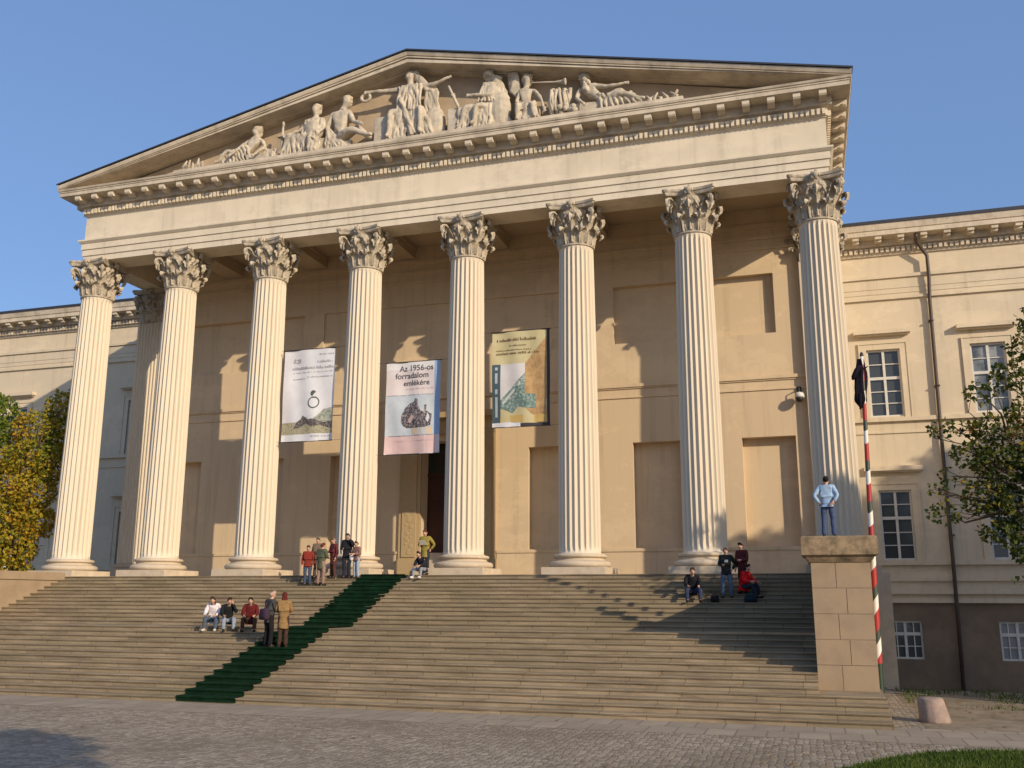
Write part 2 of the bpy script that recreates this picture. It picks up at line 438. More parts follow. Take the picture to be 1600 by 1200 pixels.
# carpet
CA, CB = 14.82, 16.62
Pc = stair_profile(off=.034, nose=.034, top_y=-1.2)
mb = MB(); nX = 6; vs = []; fs = []
for i, (y, z) in enumerate(Pc):
    for j in range(nX + 1):
        u = j / nX
        vs.append((CA + (CB - CA) * u + .035 * noise.noise((y * 3, z * 3, u * 2)), y - (.006 if 0 < j < nX else 0), max(z, GZ + .016)))
for i in range(len(Pc) - 1):
    for j in range(nX): a = i * (nX + 1) + j; fs.append((a, a + 1, a + nX + 2, a + nX + 1))
mb.add(vs, fs)
tag(mb.build('carpet_runner', M['carpet']), 'dark green carpet runner laid down the stone stairs', 'carpet')

# ------------------------------------------------------------------ museum building
bld = empty('museum_building', (0, 0, 0))
tag(bld, 'cream neoclassical museum with eight fluted columns and a sculpted pediment', 'museum')

def upath(o, yb=YB):
    return [(X0 - o, yb), (X0 - o, YF - o), (X1 + o, YF - o), (X1 + o, yb)]
def uloft(mb, prof, yb=YB, mi=0):
    mb.loft([[(x, y, z) for x, y in upath(o, yb)] for o, z in prof], closed=False, cap=False, mi=mi)

# portico floor and podium
mb = MB(); mb.box(X0 - .9, X1 + .9, -.9, YWING, GZ - 1.2, -.0); mb.box(X0 - .9, CX0 - .0, -1.45, -.9, GZ - .2, -.002); mb.box(CX1, X1 + .9, -1.45, -.9, GZ - .2, -.002)
mb.build('podium', M['base'], bld)

# walls with openings
def wall_open(mb, xa, xb, za, zb, y, ops, back=True, mi=0, mib=None):
    mib = mi if mib is None else mib
    xs = sorted({xa, xb} | {v for o in ops for v in o[:2]}); zs = sorted({za, zb} | {v for o in ops for v in o[2:4]})
    for i in range(len(xs) - 1):
        for j in range(len(zs) - 1):
            cx, cz = (xs[i] + xs[i + 1]) / 2, (zs[j] + zs[j + 1]) / 2
            if any(o[0] < cx < o[1] and o[2] < cz < o[3] for o in ops): continue
            mb.quad((xs[i], y, zs[j]), (xs[i + 1], y, zs[j]), (xs[i + 1], y, zs[j + 1]), (xs[i], y, zs[j + 1]), mi)
    for o in ops:
        x0, x1, z0, z1, d = o[:5]
        mb.quad((x0, y, z0), (x0, y + d, z0), (x0, y + d, z1), (x0, y, z1), mi); mb.quad((x1, y, z0), (x1, y + d, z0), (x1, y + d, z1), (x1, y, z1), mi)
        mb.quad((x0, y, z0), (x1, y, z0), (x1, y + d, z0), (x0, y + d, z0), mi); mb.quad((x0, y, z1), (x1, y, z1), (x1, y + d, z1), (x0, y + d, z1), mi)
        if len(o) < 6: mb.quad((x0, y + d, z0), (x1, y + d, z0), (x1, y + d, z1), (x0, y + d, z1), mib)
        elif o[5] == 'n':
            pass

nich = []
for a, b in ((28.82, 30.92), (24.35, 26.37), (19.8, 21.9)):
    nich += [(a, b, 1.18, 5.55, .45), (2 * XC - b, 2 * XC - a, 1.18, 5.55, .45)]
pan = [(23.64, 30.40, 9.87, 12.45, .29), (2 * XC - 30.40, 2 * XC - 23.64, 9.87, 12.45, .29), (9.63, 2 * XC - 9.63, 9.87, 12.45, .1)]
DX0, DX1, DZ = 14.85, 17.35, 6.0
mb = MB()
wall_open(mb, X0 + .02, X1 - .02, 0, 15.6, YW, nich + pan + [(DX0, DX1, 0, DZ, .9)])
for x in (X0 + .02, X1 - .02): mb.quad((x, YW, GZ), (x, YB, GZ), (x, YB, 15.6), (x, YW, 15.6))
def mould(xa, xb, z0, z1, d, y=YW, m=mb, mi=0): m.box(xa, xb, y - d, y + .01, z0, z1, mi)
for xa, xb in ((.62, DX0 - 1.05), (DX1 + 1.05, 7 * S - .62)):
    mould(xa, xb, 1.04, 1.16, .09); mould(xa, xb, 0, 1.04, .05)
    mould(xa, xb, 7.92, 8.06, .10); mould(xa, xb, 7.86, 7.92, .05); mould(xa, xb, 7.46, 7.53, .05)
mould(DX0 - 1.05, DX1 + 1.05, 7.92, 8.06, .10)
mould(.62, 7 * S - .62, 13.5, 13.62, .06); mould(.62, 7 * S - .62, 13.95, 14.1, .08)
mould(.62, 7 * S - .62, 14.45, 14.62, .16); mould(.62, 7 * S - .62, 14.62, 15.3, .1)
mb.build('back_wall', M['wallp'], bld)

# doorway
mb = MB()
for sx in (-1, 1):
    xc = XC + sx * (1.25 + .50)
    mb.box(xc - .5, xc + .5, YW - .12, YW + .02, 0, 6.3)
    mb.box(xc - .33, xc + .33, YW - .17, YW - .12, .9, 6.0)
    for k in range(17):
        z = 1.1 + k * .28
        mb.ell((xc + .12 * sin(k * 1.9), YW - .172, z), (.12, .013, .10), 8, 6); mb.ell((xc - .14 * sin(k * 1.9), YW - .172, z + .1), (.07, .012, .06), 8, 6)
    mb.box(xc - .54, xc + .54, YW - .2, YW + .02, 0, .8)
mb.box(DX0 - 1.0, DX1 + 1.0, YW - .14, YW + .02, 6.3, 7.0); mb.box(DX0 - 1.15, DX1 + 1.15, YW - .4, YW + .02, 7.0, 7.25)
ds = mb.build('door_surround', M['portal'], bld)
mb = MB()
for sx in (-1, 1):
    xa, xb = (XC - 1.24, XC - .01) if sx < 0 else (XC + .01, XC + 1.24)
    mb.box(xa, xb, YW + .72, YW + .8, 1.1, 4.5)
    for z0, z1 in ((1.3, 2.2), (2.35, 3.3), (3.45, 4.35)):
        mb.box(xa + .15, xb - .15, YW + .69, YW + .72, z0, z1)
door = mb.build('door', M['door'], bld)
mb = MB(); mb.box(DX0, DX1, YW + .7, YW + .82, 4.5, 4.66, 1); mb.box(DX0, DX1, YW + .76, YW + .8, 4.66, DZ, 0)
for k in range(1, 4): mb.box(DX0 + k * .625 - .03, DX0 + k * .625 + .03, YW + .72, YW + .76, 4.66, DZ, 1)
mb.build('transom_window', [M['glassdark'], M['door']], door)
mb = MB()
for k in range(7): mb.box(DX0, DX1, YW - .9 + k * .22 if k < 4 else YW - .02 + (k - 4) * .2, YW + .85, k * .157, (k + 1) * .157)
mb.build('door_step', M['base'], bld)

# columns
def shaft_mesh():
    mb = MB(); prof = []
    h = 2.6 * S
    zs = [0, .04, .10, .22, .35] + [h * t for t in (.1, .2, .33, .45, .57, .68, .78, .87, .94)] + [h - .35, h - .22, h - .12, h - .06, h]
    nf, sub = 24, 6; rings = []
    for z in zs:
        t = z / h
        r = .785 - .105 * (t ** 1.6)
        k = 1.0
        if z < .3: k = max(0, min(1, (z - .06) / .2))
        if z > h - .3: k = max(0, min(1, (h - .08 - z) / .2))
        if z == 0: r += .04
        k = math.sqrt(k); ring = []
        for j in range(nf):
            for q in range(sub):
                a = 2 * pi * (j + q / sub) / nf
                u = q / sub
                d = 0 if u < .16 or u > .985 else math.sqrt(max(0, 1 - ((u - .58) / .42) ** 2)) * .095
                rr = r - d * k
                ring.append((rr * cos(a), rr * sin(a), z))
        rings.append(ring)
    mb.loft(rings)
    return mb
def base_mesh(hx=1.18, hy=1.18, square=False):
    mb = MB()
    mb.box(-hx, hx, -hy, hy, -.765, -.50)
    if square:
        for o, za, zb in ((.30, -.5, -.30), (.18, -.30, -.2), (.24, -.2, -.08), (.12, -.08, 0)):
            mb.box(-hx + .44 - o, hx - .44 + o, -hy + .44 - o, hy - .44 + o, za, zb)
        return mb
    prof = [(1.0, -.50)]
    for i in range(9): t = -pi / 2 + pi * i / 8; prof.append((1.02 + .13 * cos(t), -.385 + .115 * sin(t)))
    prof += [(.99, -.262), (.93, -.235), (.90, -.20), (.91, -.17), (.96, -.15)]
    for i in range(7): t = -pi / 2 + pi * i / 6; prof.append((.93 + .07 * cos(t), -.085 + .065 * sin(t)))
    prof += [(.86, -.02), (.84, .0)]
    mb.lathe(prof, seg=40)
    return mb
def cap_mesh(square=False):
    mb = MB(); HT = 14.44 - (.765 + 2.6 * S)
    rb = .69
    def br(z): return rb - .01 + .20 * (z / HT) ** 3
    if square:
        rings = []
        for i in range(8):
            z = HT * .9 * i / 7; q = br(z) + .02
            rings.append([(-q, -q * .5, z), (q, -q * .5, z), (q, q * .5, z), (-q, q * .5, z)])
        mb.loft(rings)
    else:
        mb.lathe([(rb + .02, -.06), (rb + .08, -.03), (rb + .08, .03), (rb, .07)] + [(br(HT * .9 * i / 8), .08 + (HT * .9 - .08) * i / 8) for i in range(1, 9)], seg=28)
    def leaf(a, z0, h, w, extra=0):
        path = [(0, .05, 0), (.25, .09, .3), (.5, .13, .6), (.7, .20, .83), (.84, .32, .97), (.93, .42, 1.0), (1.0, .47, .86), (1.04, .43, .72)]
        wid = [.74, .84, .98, 1.15, 1.1, .9, .6, .2]
        n = 15; front = []; back = []
        for i in range(n):
            s = i / (n - 1) * (len(path) - 1); k = min(int(s), len(path) - 2); f = s - k
            o = path[k][1] * (1 - f) + path[k + 1][1] * f; zz = path[k][2] * (1 - f) + path[k + 1][2] * f
            ww = (wid[k] * (1 - f) + wid[k + 1] * f) * w * ((1.14 if i % 2 else .82) if i > 4 else (1.05 if i % 2 else .93))
            z = z0 + h * zz
            rr = br(min(z, HT)) + o + extra
            for q, uu in enumerate((-1, -.5, 0, .5, 1)):
                cur = (.04, -.035, .05, -.035, .04)[q] - abs(uu) * .09
                x, y, zq = rr + cur, uu * ww, z - abs(uu) * .06
                front.append((x, y, zq)); back.append((x - .05, y * .9, zq - .02))
        ca, sa = cos(a), sin(a)
        T = lambda p: (p[0] * ca - p[1] * sa, (p[0] * sa + p[1] * ca) * (.62 if square else 1), p[2])
        vs = [T(p) for p in front] + [T(p) for p in back]; N = n * 5; fs = []
        for i in range(n - 1):
            for q in range(4):
                b = i * 5 + q; fs.append((b, b + 1, b + 6, b + 5)); fs.append((N + b, N + b + 5, N + b + 6, N + b + 1))
            for q in (0, 4): b = i * 5 + q; fs.append((b, b + 5, N + b + 5, N + b))
        for i in (0, n - 1):
            for q in range(4): b = i * 5 + q; fs.append((b, N + b, N + b + 1, b + 1))
        mb.add(vs, fs)
    for k in range(8):
        leaf(2 * pi * (k + .5) / 8, .06, .62, .25)
        leaf(2 * pi * k / 8, .1, 1.06, .25, .03)
    q = .62 if square else 1
    for k in range(4):
        a = pi / 4 + k * pi / 2; ca, sa = cos(a), sin(a)
        leaf(a, .55, .82, .17, .06)
        pts = []; rad = []
        for i in range(9):
            t = i / 8; r = br(.6) + .05 + .34 * t ** 2; z = .75 + .62 * t
            pts.append((r, z)); rad.append(.06 + .03 * t)
        cr, cz = pts[-1][0] + .0, pts[-1][1] - .17
        for i in range(1, 15):
            t = i / 14; th = pi / 2 - t * 2 * pi * 1.35; rr = .17 * (1 - .75 * t)
            pts.append((cr + rr * cos(th) + .04, cz + rr * sin(th))); rad.append(.085 - .03 * t)
        mb.tube([(r * ca, r * sa * q, z) for r, z in pts], rad, 6)
        for s in (-1, 1):       # inner helices
            pts = []
            for i in range(8): t = i / 7; b = a + s * (.25 + .36 * t); r = br(.9) + .10 + .1 * t; pts.append((r * cos(b), r * sin(b) * q, .85 + .52 * t))
            b = a + s * .55; r = br(1.2) + .16
            for i in range(1, 8): t = i / 7; pts.append((r * cos(b + s * .1 * sin(t * 6)), r * sin(b + s * .1 * sin(t * 6)) * q, 1.37 - .12 * t + .05 * cos(t * 6)))
            mb.tube(pts, .05, 5)
        b = a + pi / 4; r = 1.0                                       # fleuron
        mb.ell((r * cos(b), r * sin(b) * q, HT - .12), (.13, .13 * q, .13), 8, 6)
        for m_ in range(5):
            t = 2 * pi * m_ / 5
            mb.ell((r * cos(b) - .13 * sin(b) * cos(t), r * sin(b) * q + .13 * cos(b) * cos(t) * q, HT - .12 + .13 * sin(t)), (.07, .07, .085), 6, 5)
    # abacus with concave sides
    def abring(sc, z):
        ring = []
        for k in range(4):
            a0 = pi / 4 + k * pi / 2
            c0 = Vector((cos(a0), sin(a0))) * 1.50 * sc; c1 = Vector((cos(a0 + pi / 2), sin(a0 + pi / 2))) * 1.50 * sc
            t0 = (c1 - c0).normalized()
            nrm = Vector((cos(a0 + pi / 4), sin(a0 + pi / 4)))
            for i in range(9):
                f = i / 8
                p = c0.lerp(c1, .04 + .92 * f) - nrm * .22 * sc * (1 - (2 * f - 1) ** 2)
                ring.append((p.x, p.y * q, z))
        return ring
    mb.loft([abring(.9, HT - .24), abring(.96, HT - .16), abring(.95, HT - .13), abring(1.0, HT - .10), abring(1.0, HT - .002)])
    return mb
bpy_shaft = sharp(shaft_mesh().build('column', M['column'], bld), 50)
bpy_shaft.location = (0, 0, .765)
sharp(base_mesh().build('column_base', M['base'], bpy_shaft), 40)
cp = sharp(cap_mesh().build('capital', M['capital'], bpy_shaft), 50); cp.location = (0, 0, 2.6 * S); cp.scale = (.945, .945, 1)
for i in range(1, 8):
    c = copy_tree(bpy_shaft, bld); c.location = (i * S, 0, .765)
    c.rotation_euler = (0, 0, 0)
# pilasters
def pil_mesh():
    mb = MB(); h = 2.6 * S
    n = 7; w = .74; pts = []
    for j in range(n):
        xa = -w + .1 + j * (2 * w - .2) / n; fw = (2 * w - .2) / n
        pts.append((xa, 0))
        for q in range(7):
            t = pi * q / 6; pts.append((xa + fw * (.5 - .38 * cos(t)), .07 * sin(t)))
    pts = [(-w, 0)] + pts + [(w, 0), (w, .6), (-w, .6)]
    pts = [(x, y - .3) for x, y in pts]
    mb.loft([[(x, y, 0) for x, y in pts], [(x, y, h) for x, y in pts]])
    return mb
pil = sharp(pil_mesh().build('pilaster', M['column'], bld), 30); pil.location = (0, YW - .02, .765)
base_mesh(1.1, .6, True).build('pilaster_base', M['base'], pil)
c2 = sharp(cap_mesh(True).build('pilaster_capital', M['capital'], pil), 50); c2.location = (0, .02, 2.6 * S)
p2 = copy_tree(pil, bld); p2.location = (7 * S, YW - .02, .765)
for x, rz in ((7 * S + .36, pi / 2), (-.36, -pi / 2)):
    p2 = copy_tree(pil, bld); p2.location = (x, 9.1, .765); p2.rotation_euler = (0, 0, rz)

# entablature
mb = MB()
uloft(mb, [(0, 14.44), (0, 14.72), (.05, 14.722), (.05, 15.02), (.10, 15.022), (.10, 15.30), (.13, 15.31), (.22, 15.40), (.22, 15.47), (.02, 15.472),
           (.02, 16.66), (.07, 16.69), (.07, 16.73), (.11, 16.735), (.11, 17.1)])
e = .003
mb.box(X0 + e, X1 - e, YF + e, .6, 14.44, 17.0)
for xa, xb in ((X0 + e, .6), (7 * S - .6, X1 - e)): mb.box(xa, xb, .6, YB, 14.44, 17.0)
mb.build('entablature', M['facade'], bld)
# ceiling with cross beams
mb = MB(); mb.box(.6, 7 * S - .6, .6, YW, 15.3, 15.5)
mb.box(.6, 7 * S - .6, .6, .85, 14.95, 15.3)
for i in range(1, 7):
    mb.box(i * S - .5, i * S + .5, .6, YW - .1, 14.72, 15.3)
    mb.box(i * S - .58, i * S + .58, .6, YW - .1, 15.1, 15.3)
mb.build('portico_ceiling', M['ceil'], bld)
# cornice
mb = MB()
uloft(mb, [(.11, 17.05), (.28, 17.09), (.28, 17.42), (.90, 17.44), (.90, 17.60), (.93, 17.61), (.93, 17.66), (.97, 17.68), (1.0, 17.76), (.0, 17.80)])
cor = mb.build('cornice', M['cornice'], bld)
sp = S / 5
def modil():      # bracket pointing along -Y, its root at the origin
    mb = MB(); L, w = .56, .135
    mb.runx([(0, -.005), (0, -.26), (-L * .45, -.26), (-L * .62, -.19), (-L * .72, -.19), (-L * .8, -.23), (-L * .92, -.23), (-L, -.17), (-L, -.005)], -w, w)
    return mb.build('modillion', M['cornice'], cor)
n = int((X1 - X0 + 1.2) / sp / 2); m0 = None
spots = [((XC + i * sp, YF - .27, 17.44), 0) for i in range(-n, n + 1)] + [((X0 - .27, YF + .3 + j * sp, 17.44), -pi / 2) for j in range(9)] + [((X1 + .27, YF + .3 + j * sp, 17.44), pi / 2) for j in range(16)]
for loc, rz in spots:
    if m0 is None: m0 = modil(); c = m0
    else: c = m0.copy(); col.objects.link(c); c.parent = cor
    c.location = loc; c.rotation_euler = (0, 0, rz)
mb = MB(); d = .195
n = int((X1 - X0 + .3) / d / 2)
for i in range(-n, n + 1): x = XC + i * d; mb.box(x - .056, x + .056, YF - .25, YF - .10, 16.75, 16.97)
mb.build('dentil_band', M['facade'], cor)
for xd in (X0 - .23, X1 + .10):
    mb = MB()
    for j in range(0, 80): y = YF + .05 + j * d; mb.box(xd, xd + .13, y - .056, y + .056, 16.75, 16.97)
    mb.build('dentil_band', M['facade'], cor)
# pediment
ZA, ZCN = 21.86, 17.98          # top of the raking cornice at apex and corner
HW = (X1 - X0) / 2 + 1.0
def rake_z(x): return ZA - (ZA - ZCN) * abs(x - XC) / HW
mb = MB()
mb.add([(X0, YF + .15, 17.78), (X1, YF + .15, 17.78), (XC, YF + .15, rake_z(XC) - .3)], [(0, 1, 2)])
mb.build('tympanum', M['tymp'], bld)
mb = MB()
prof = [(-.4, -.52), (.25, -.52), (.25, -.46), (.88, -.455), (.88, -.30), (.82, -.298), (.82, -.26), (.93, -.255), (.93, -.20), (.90, -.195), (.90, -.165), (.95, -.16), (1.0, -.05), (1.0, 0), (-.4, 0)]
rings = []
for x in (XC - HW, XC, XC + HW):
    rings.append([(x, YF - o, max(rake_z(x) + h, 17.765)) for o, h in prof])
mb.loft(rings)
mb.build('raking_cornice', M['cornice'], bld)
mb = MB(); mb.box(4.77, 27.6, YF - .88, YF + .15, 17.79, 17.96)
mb.build('statue_ledge', M['cornice'], bld)
mb = MB()
rings = []
for y, dz in ((YF - 1.06, .0), (YF - 1.06, .07), (YB + 14, .07), (YB + 14, .0)):
    rings.append([(XC - HW - .05, y, ZCN + dz), (XC, y, ZA + dz + .012), (XC + HW + .05, y, ZCN + dz)])
mb.loft(rings, closed=False, cap=False)
for sx in (-1, 1):
    x = XC + sx * (HW - .35); mb.box(x - .3, x + .3, YF - .7, YF - .2, ZCN + .05, ZCN + .25)
roof = mb.build('roof', M['roof'], bld)

# wings, drawn in modules of WS metres with the wall plane at y = 0
WS = 1.1537
def wing(xa, xb, wins, mirror=False):
    YWING, YC = 0.0, -.8
    xa, xb = (xa + 4.78) / WS, (xb + 4.78) / WS
    def B(mb, name, mats, parent):
        out = []
        for x, y, z in mb.v:
            x = WS * x - 4.78
            out.append((2 * XC - x if mirror else x, YW_ + WS * y, WS * z + .13))
        mb.v = out
        return mb.build(name, mats, parent)
    YW_ = globals()['YWING']
    mb = MB(); ops = []
    for c in wins:
        ops += [(c - .66, c + .66, 6.55, 9.42, .22, 'n'), (c - .62, c + .62, .70, 3.50, .22, 'n')]
    wall_open(mb, xa, xb, -.97, 13.7, YWING, ops, mi=0)
    bops = [(c - .05 - .63, c - .05 + .63, -3.12, -1.66, .2, 'n') for c in wins]
    wall_open(mb, xa, xb, GZ - 1.3, -.97, YWING - .12, bops, mi=1)
    def mo(z0, z1, d, mi=0): mb.box(xa, xb, YWING - d, YWING + .02, z0, z1, mi)
    mo(11.58, 11.70, .10); mo(11.70, 11.83, .04); mo(11.83, 12.05, .06); mo(12.05, 12.5, .08); mo(12.5, 12.64, .16)
    mo(6.33, 6.50, .14); mo(5.84, 5.91, .05)
    mo(.50, .66, .14); mo(-.13, .0, .2); mo(-.42, -.13, .1); mo(-.63, -.42, .3); mo(-.80, -.63, .16); mo(-.97, -.80, .26)
    w = B(mb, 'wing_wall', [M['wing'], M['basement']], bld)
    mb = MB()
    mb.runx([(YWING + .02, 13.55), (YWING - .08, 13.55), (YWING - .10, 13.62), (YWING - .10, 13.9), (YWING - .25, 13.93), (YWING - .25, 14.2), (YC, 14.22), (YC, 14.42), (YC - .04, 14.44), (YC - .1, 14.70), (YWING + .02, 14.72)], xa, xb)
    k = int((xb - xa) / .9)
    for i in range(k):
        x = xa + .5 + i * .9
        mb.box(x - .13, x + .13, YC + .06, YWING - .24, 14.08, 14.215); mb.box(x - .13, x + .13, YC + .2, YWING - .24, 13.99, 14.08)
    k = int((xb - xa) / .21)
    for i in range(k):
        x = xa + .15 + i * .21; mb.box(x - .065, x + .065, YWING - .22, YWING - .09, 13.66, 13.86)
    B(mb, 'wing_cornice', M['cornice'], w)
    mb = MB(); mb.add([(xa, YC - .13, 14.70), (xb, YC - .13, 14.70), (xb, YC - .13, 14.84), (xa, YC - .13, 14.84), (xa, YWING + 8, 16.2), (xb, YWING + 8, 16.2)],
                      [(0, 1, 2, 3), (3, 2, 5, 4)])
    B(mb, 'wing_roof', M['roof'], w)
    for c in wins:
        for kind in (0, 1, 2):
            cx = c - .05 if kind == 2 else c
            hw, z0, z1 = ((.66, 6.55, 9.42), (.62, .70, 3.50), (.63, -3.12, -1.66))[kind]
            y = (YWING if kind < 2 else YWING - .12) + .14
            mb = MB(); t = .075
            mb.box(cx - hw, cx - hw + t, y - .06, y + .05, z0, z1); mb.box(cx + hw - t, cx + hw, y - .06, y + .05, z0, z1)
            mb.box(cx - hw + t, cx + hw - t, y - .06, y + .05, z0, z0 + t); mb.box(cx - hw + t, cx + hw - t, y - .06, y + .05, z1 - t, z1)
            mb.box(cx - .05, cx + .05, y - .055, y + .05, z0 + t, z1 - t)
            zt = (8.2, 2.38, -2.16)[kind]
            mb.box(cx - hw + t, cx + hw - t, y - .058, y + .05, zt - .06, zt + .06)
            def bars(za, zb, n):
                for i in range(1, n): z = za + (zb - za) * i / n; mb.box(cx - hw + t, cx + hw - t, y - .03, y + .03, z - .018, z + .018)
            if kind == 0: bars(z0 + t, zt - .06, 3); bars(zt + .06, z1 - t, 2)
            elif kind == 1: bars(z0 + t, zt - .06, 3); bars(zt + .06, z1 - t, 2)
            else:
                bars(z0 + t, zt - .06, 2)
                for s in (-1, 1): x = cx + s * (hw + .0) / 2; mb.box(x - .02, x + .02, y - .031, y + .03, z0 + t, z1 - t)
            f = B(mb, 'window', M['white'], bld)
            mb = MB(); mb.box(cx - hw + .02, cx + hw - .02, y + .02, y + .04, z0 + .02, z1 - .02)
            B(mb, 'pane', M['pane2'] if (kind == 2 or (kind == 0 and c > 37)) else M['pane'], f)
            if kind < 2:
                mb = MB(); a = .28
                for s in (-1, 1): mb.box(cx + s * (hw + a / 2) - a / 2, cx + s * (hw + a / 2) + a / 2, YWING - .05, YWING + .02, z0 - .05, z1 + a)
                mb.box(cx - hw, cx + hw, YWING - .05, YWING + .02, z1, z1 + a)
                for s in (-1, 1): mb.box(cx + s * (hw + .28) - .03, cx + s * (hw + .28) + .03, YWING - .08, YWING - .04, z0 - .05, z1 + a)
                mb.box(cx - hw - .31, cx + hw + .31, YWING - .082, YWING - .04, z1 + a - .04, z1 + a + .02)
                B(mb, 'surround', M['wing'], f)
                zh = (10.0, 4.22)[kind]
                mb = MB(); mb.box(cx - 1.12, cx + 1.12, YWING - .30, YWING + .02, zh + .06, zh + .24); mb.box(cx - 1.05, cx + 1.05, YWING - .2, YWING + .02, zh, zh + .06)
                B(mb, 'hood', M['wing'], f)
    return w
RW = [34.63 + 4 * i for i in range(5)]
wing(X1 - .02, 57, RW); wing(X1 - .02, 57, RW, True)
# block behind the pediment (side walls above the wings)
mb = MB()
for x in (X0 + .02, X1 - .02): mb.box(x - .01 if x < 5 else x - .2, x + .2 if x < 5 else x + .01, YW + .05, YB, GZ - 1, 14.44)
mb.box(X0 + .1, X1 - .1, YB - .3, YB, 0, 17.6)
mb.build('rear_wall', M['wing'], bld)
# downpipe
mb = MB(); yp = YWING - .16; YC = YWING - .92
def wp(x, y, z): return (WS * x - 4.78, y, WS * z + .13)
mb.tube([wp(*p) for p in ((36.25, YC + .1, 14.15), (36.25, yp + -.35, 13.95), (36.66, yp - .16, 13.3), (36.66, yp - .16, 12.4), (36.62, yp, 11.4), (36.56, yp, 6.0), (36.52, yp - .16, .2), (36.5, yp - .22, -1.2), (36.45, yp - .22, -4.3))], .085, 10)
for z in (12.2, 9, 5, 2): xx = wp(36.59, 0, z)[0]; mb.box(xx - .11, xx + .11, yp - .12, YWING, z, z + .06)
dp = mb.build('downpipe', M['pipe'], bld, True)

# ------------------------------------------------------------------ skinned figures
def grow(name, nodes, mats, parent=None, levels=2, jitter=0, extra=None):
    """nodes: list of (co, (rx, ry), parent index or None); returns a mesh object grown with the Skin modifier"""
    me = bpy.data.meshes.new(name)
    me.from_pydata([n[0] for n in nodes], [(i, n[2]) for i, n in enumerate(nodes) if n[2] is not None], [])
    o = bpy.data.objects.new(name, me); col.objects.link(o)
    sk = o.modifiers.new('skin', 'SKIN'); sk.use_smooth_shade = True
    for i, n in enumerate(nodes):
        sv = me.skin_vertices[0].data[i]
        r = n[1]; sv.radius = r if hasattr(r, '__len__') else (r, r)
        sv.use_root = (n[2] is None)
    if levels:
        ss = o.modifiers.new('sub', 'SUBSURF'); ss.levels = levels; ss.render_levels = levels
    dg = bpy.context.evaluated_depsgraph_get(); dg.update()
    ev = o.evaluated_get(dg)
    nm = bpy.data.meshes.new_from_object(ev)
    o.modifiers.clear(); o.data = nm; bpy.data.meshes.remove(me); nm.name = name
    if extra:
        bm = bmesh.new(); bm.from_mesh(nm)
        tmp = bpy.data.meshes.new('t'); tmp.from_pydata(extra.v, [], extra.f); tmp.polygons.foreach_set('material_index', extra.mi); bm.from_mesh(tmp); bpy.data.meshes.remove(tmp)
        bmesh.ops.recalc_face_normals(bm, faces=bm.faces)
        for f in bm.faces: f.smooth = True
        bm.to_mesh(nm); bm.free()
    if jitter:
        for v in nm.vertices:
            v.co += noise.noise_vector(v.co * 5.0) * jitter
    nm.materials.clear()
    for m in (mats if isinstance(mats, list) else [mats]): nm.materials.append(m)
    if parent: o.parent = parent
    return o

COL = {}
def cl(c, nm):
    if c not in COL: COL[c] = cloth_mat(nm, c)
    return COL[c]

def joints(pose, arms, lean=0, spread=.1, turn=0):
    """joint positions of a 1.7 m figure facing -Y; z=0 at the feet (standing) or at the feet's tread (sitting)"""
    J = {}
    if pose == 'stand':
        J.update(pelvis=(0, 0, .95), waist=(0, -.01, 1.12), chest=(0, -.02 - lean * .5, 1.32), neck=(0, -.01 - lean, 1.47), head=(turn * .02, -.03 - lean * 1.2, 1.57), crown=(turn * .02, -.02 - lean * 1.2, 1.645))
        for s, k in ((-1, 'l'), (1, 'r')):
            J['hip' + k] = (s * .095, 0, .88); J['knee' + k] = (s * (spread), -.02, .48); J['ank' + k] = (s * (spread + .01), .02, .09); J['toe' + k] = (s * (spread + .03), -.14, .035)
    else:
        z = .43 if pose == 'sit' else .30
        J.update(pelvis=(0, .32, z + .09), waist=(0, .30, z + .26), chest=(0, .25 - lean * .6, z + .46), neck=(0, .21 - lean, z + .60), head=(turn * .02, .17 - lean * 1.2, z + .70), crown=(turn * .02, .19 - lean * 1.25, z + .775))
        for s, k in ((-1, 'l'), (1, 'r')):
            J['hip' + k] = (s * .10, .27, z + .06); J['knee' + k] = (s * (spread + .06), -.10, z + .13); J['ank' + k] = (s * (spread + .03), -.12, .09); J['toe' + k] = (s * (spread + .06), -.29, .035)
    cx, cy, cz = J['chest']
    for s, k in ((-1, 'l'), (1, 'r')):
        a = arms[0] if s < 0 else arms[1]
        sh = (s * .175, cy + .01, cz + .07); J['sh' + k] = sh
        d = {'down': ((s * .06, .03, -.28), (s * .05, -.05, -.53)),
             'hip': ((s * .16, .10, -.24), (s * .03, .06, -.42)),
             'front': ((s * .05, -.04, -.27), (-s * .05, -.25, -.28)),
             'knee': ((s * .07, -.14, -.25), (s * .0, -.34, -.30)),
             'face': ((s * .08, -.16, -.20), (-s * .06, -.24, .10)),
             'out': ((s * .22, -.05, -.12), (s * .40, -.14, -.02)),
             'behind': ((s * .10, .12, -.26), (s * .0, .17, -.40))}[a]
        J['el' + k] = tuple(sh[i] + d[0][i] for i in range(3)); J['wr' + k] = tuple(sh[i] + d[1][i] for i in range(3))
    return J

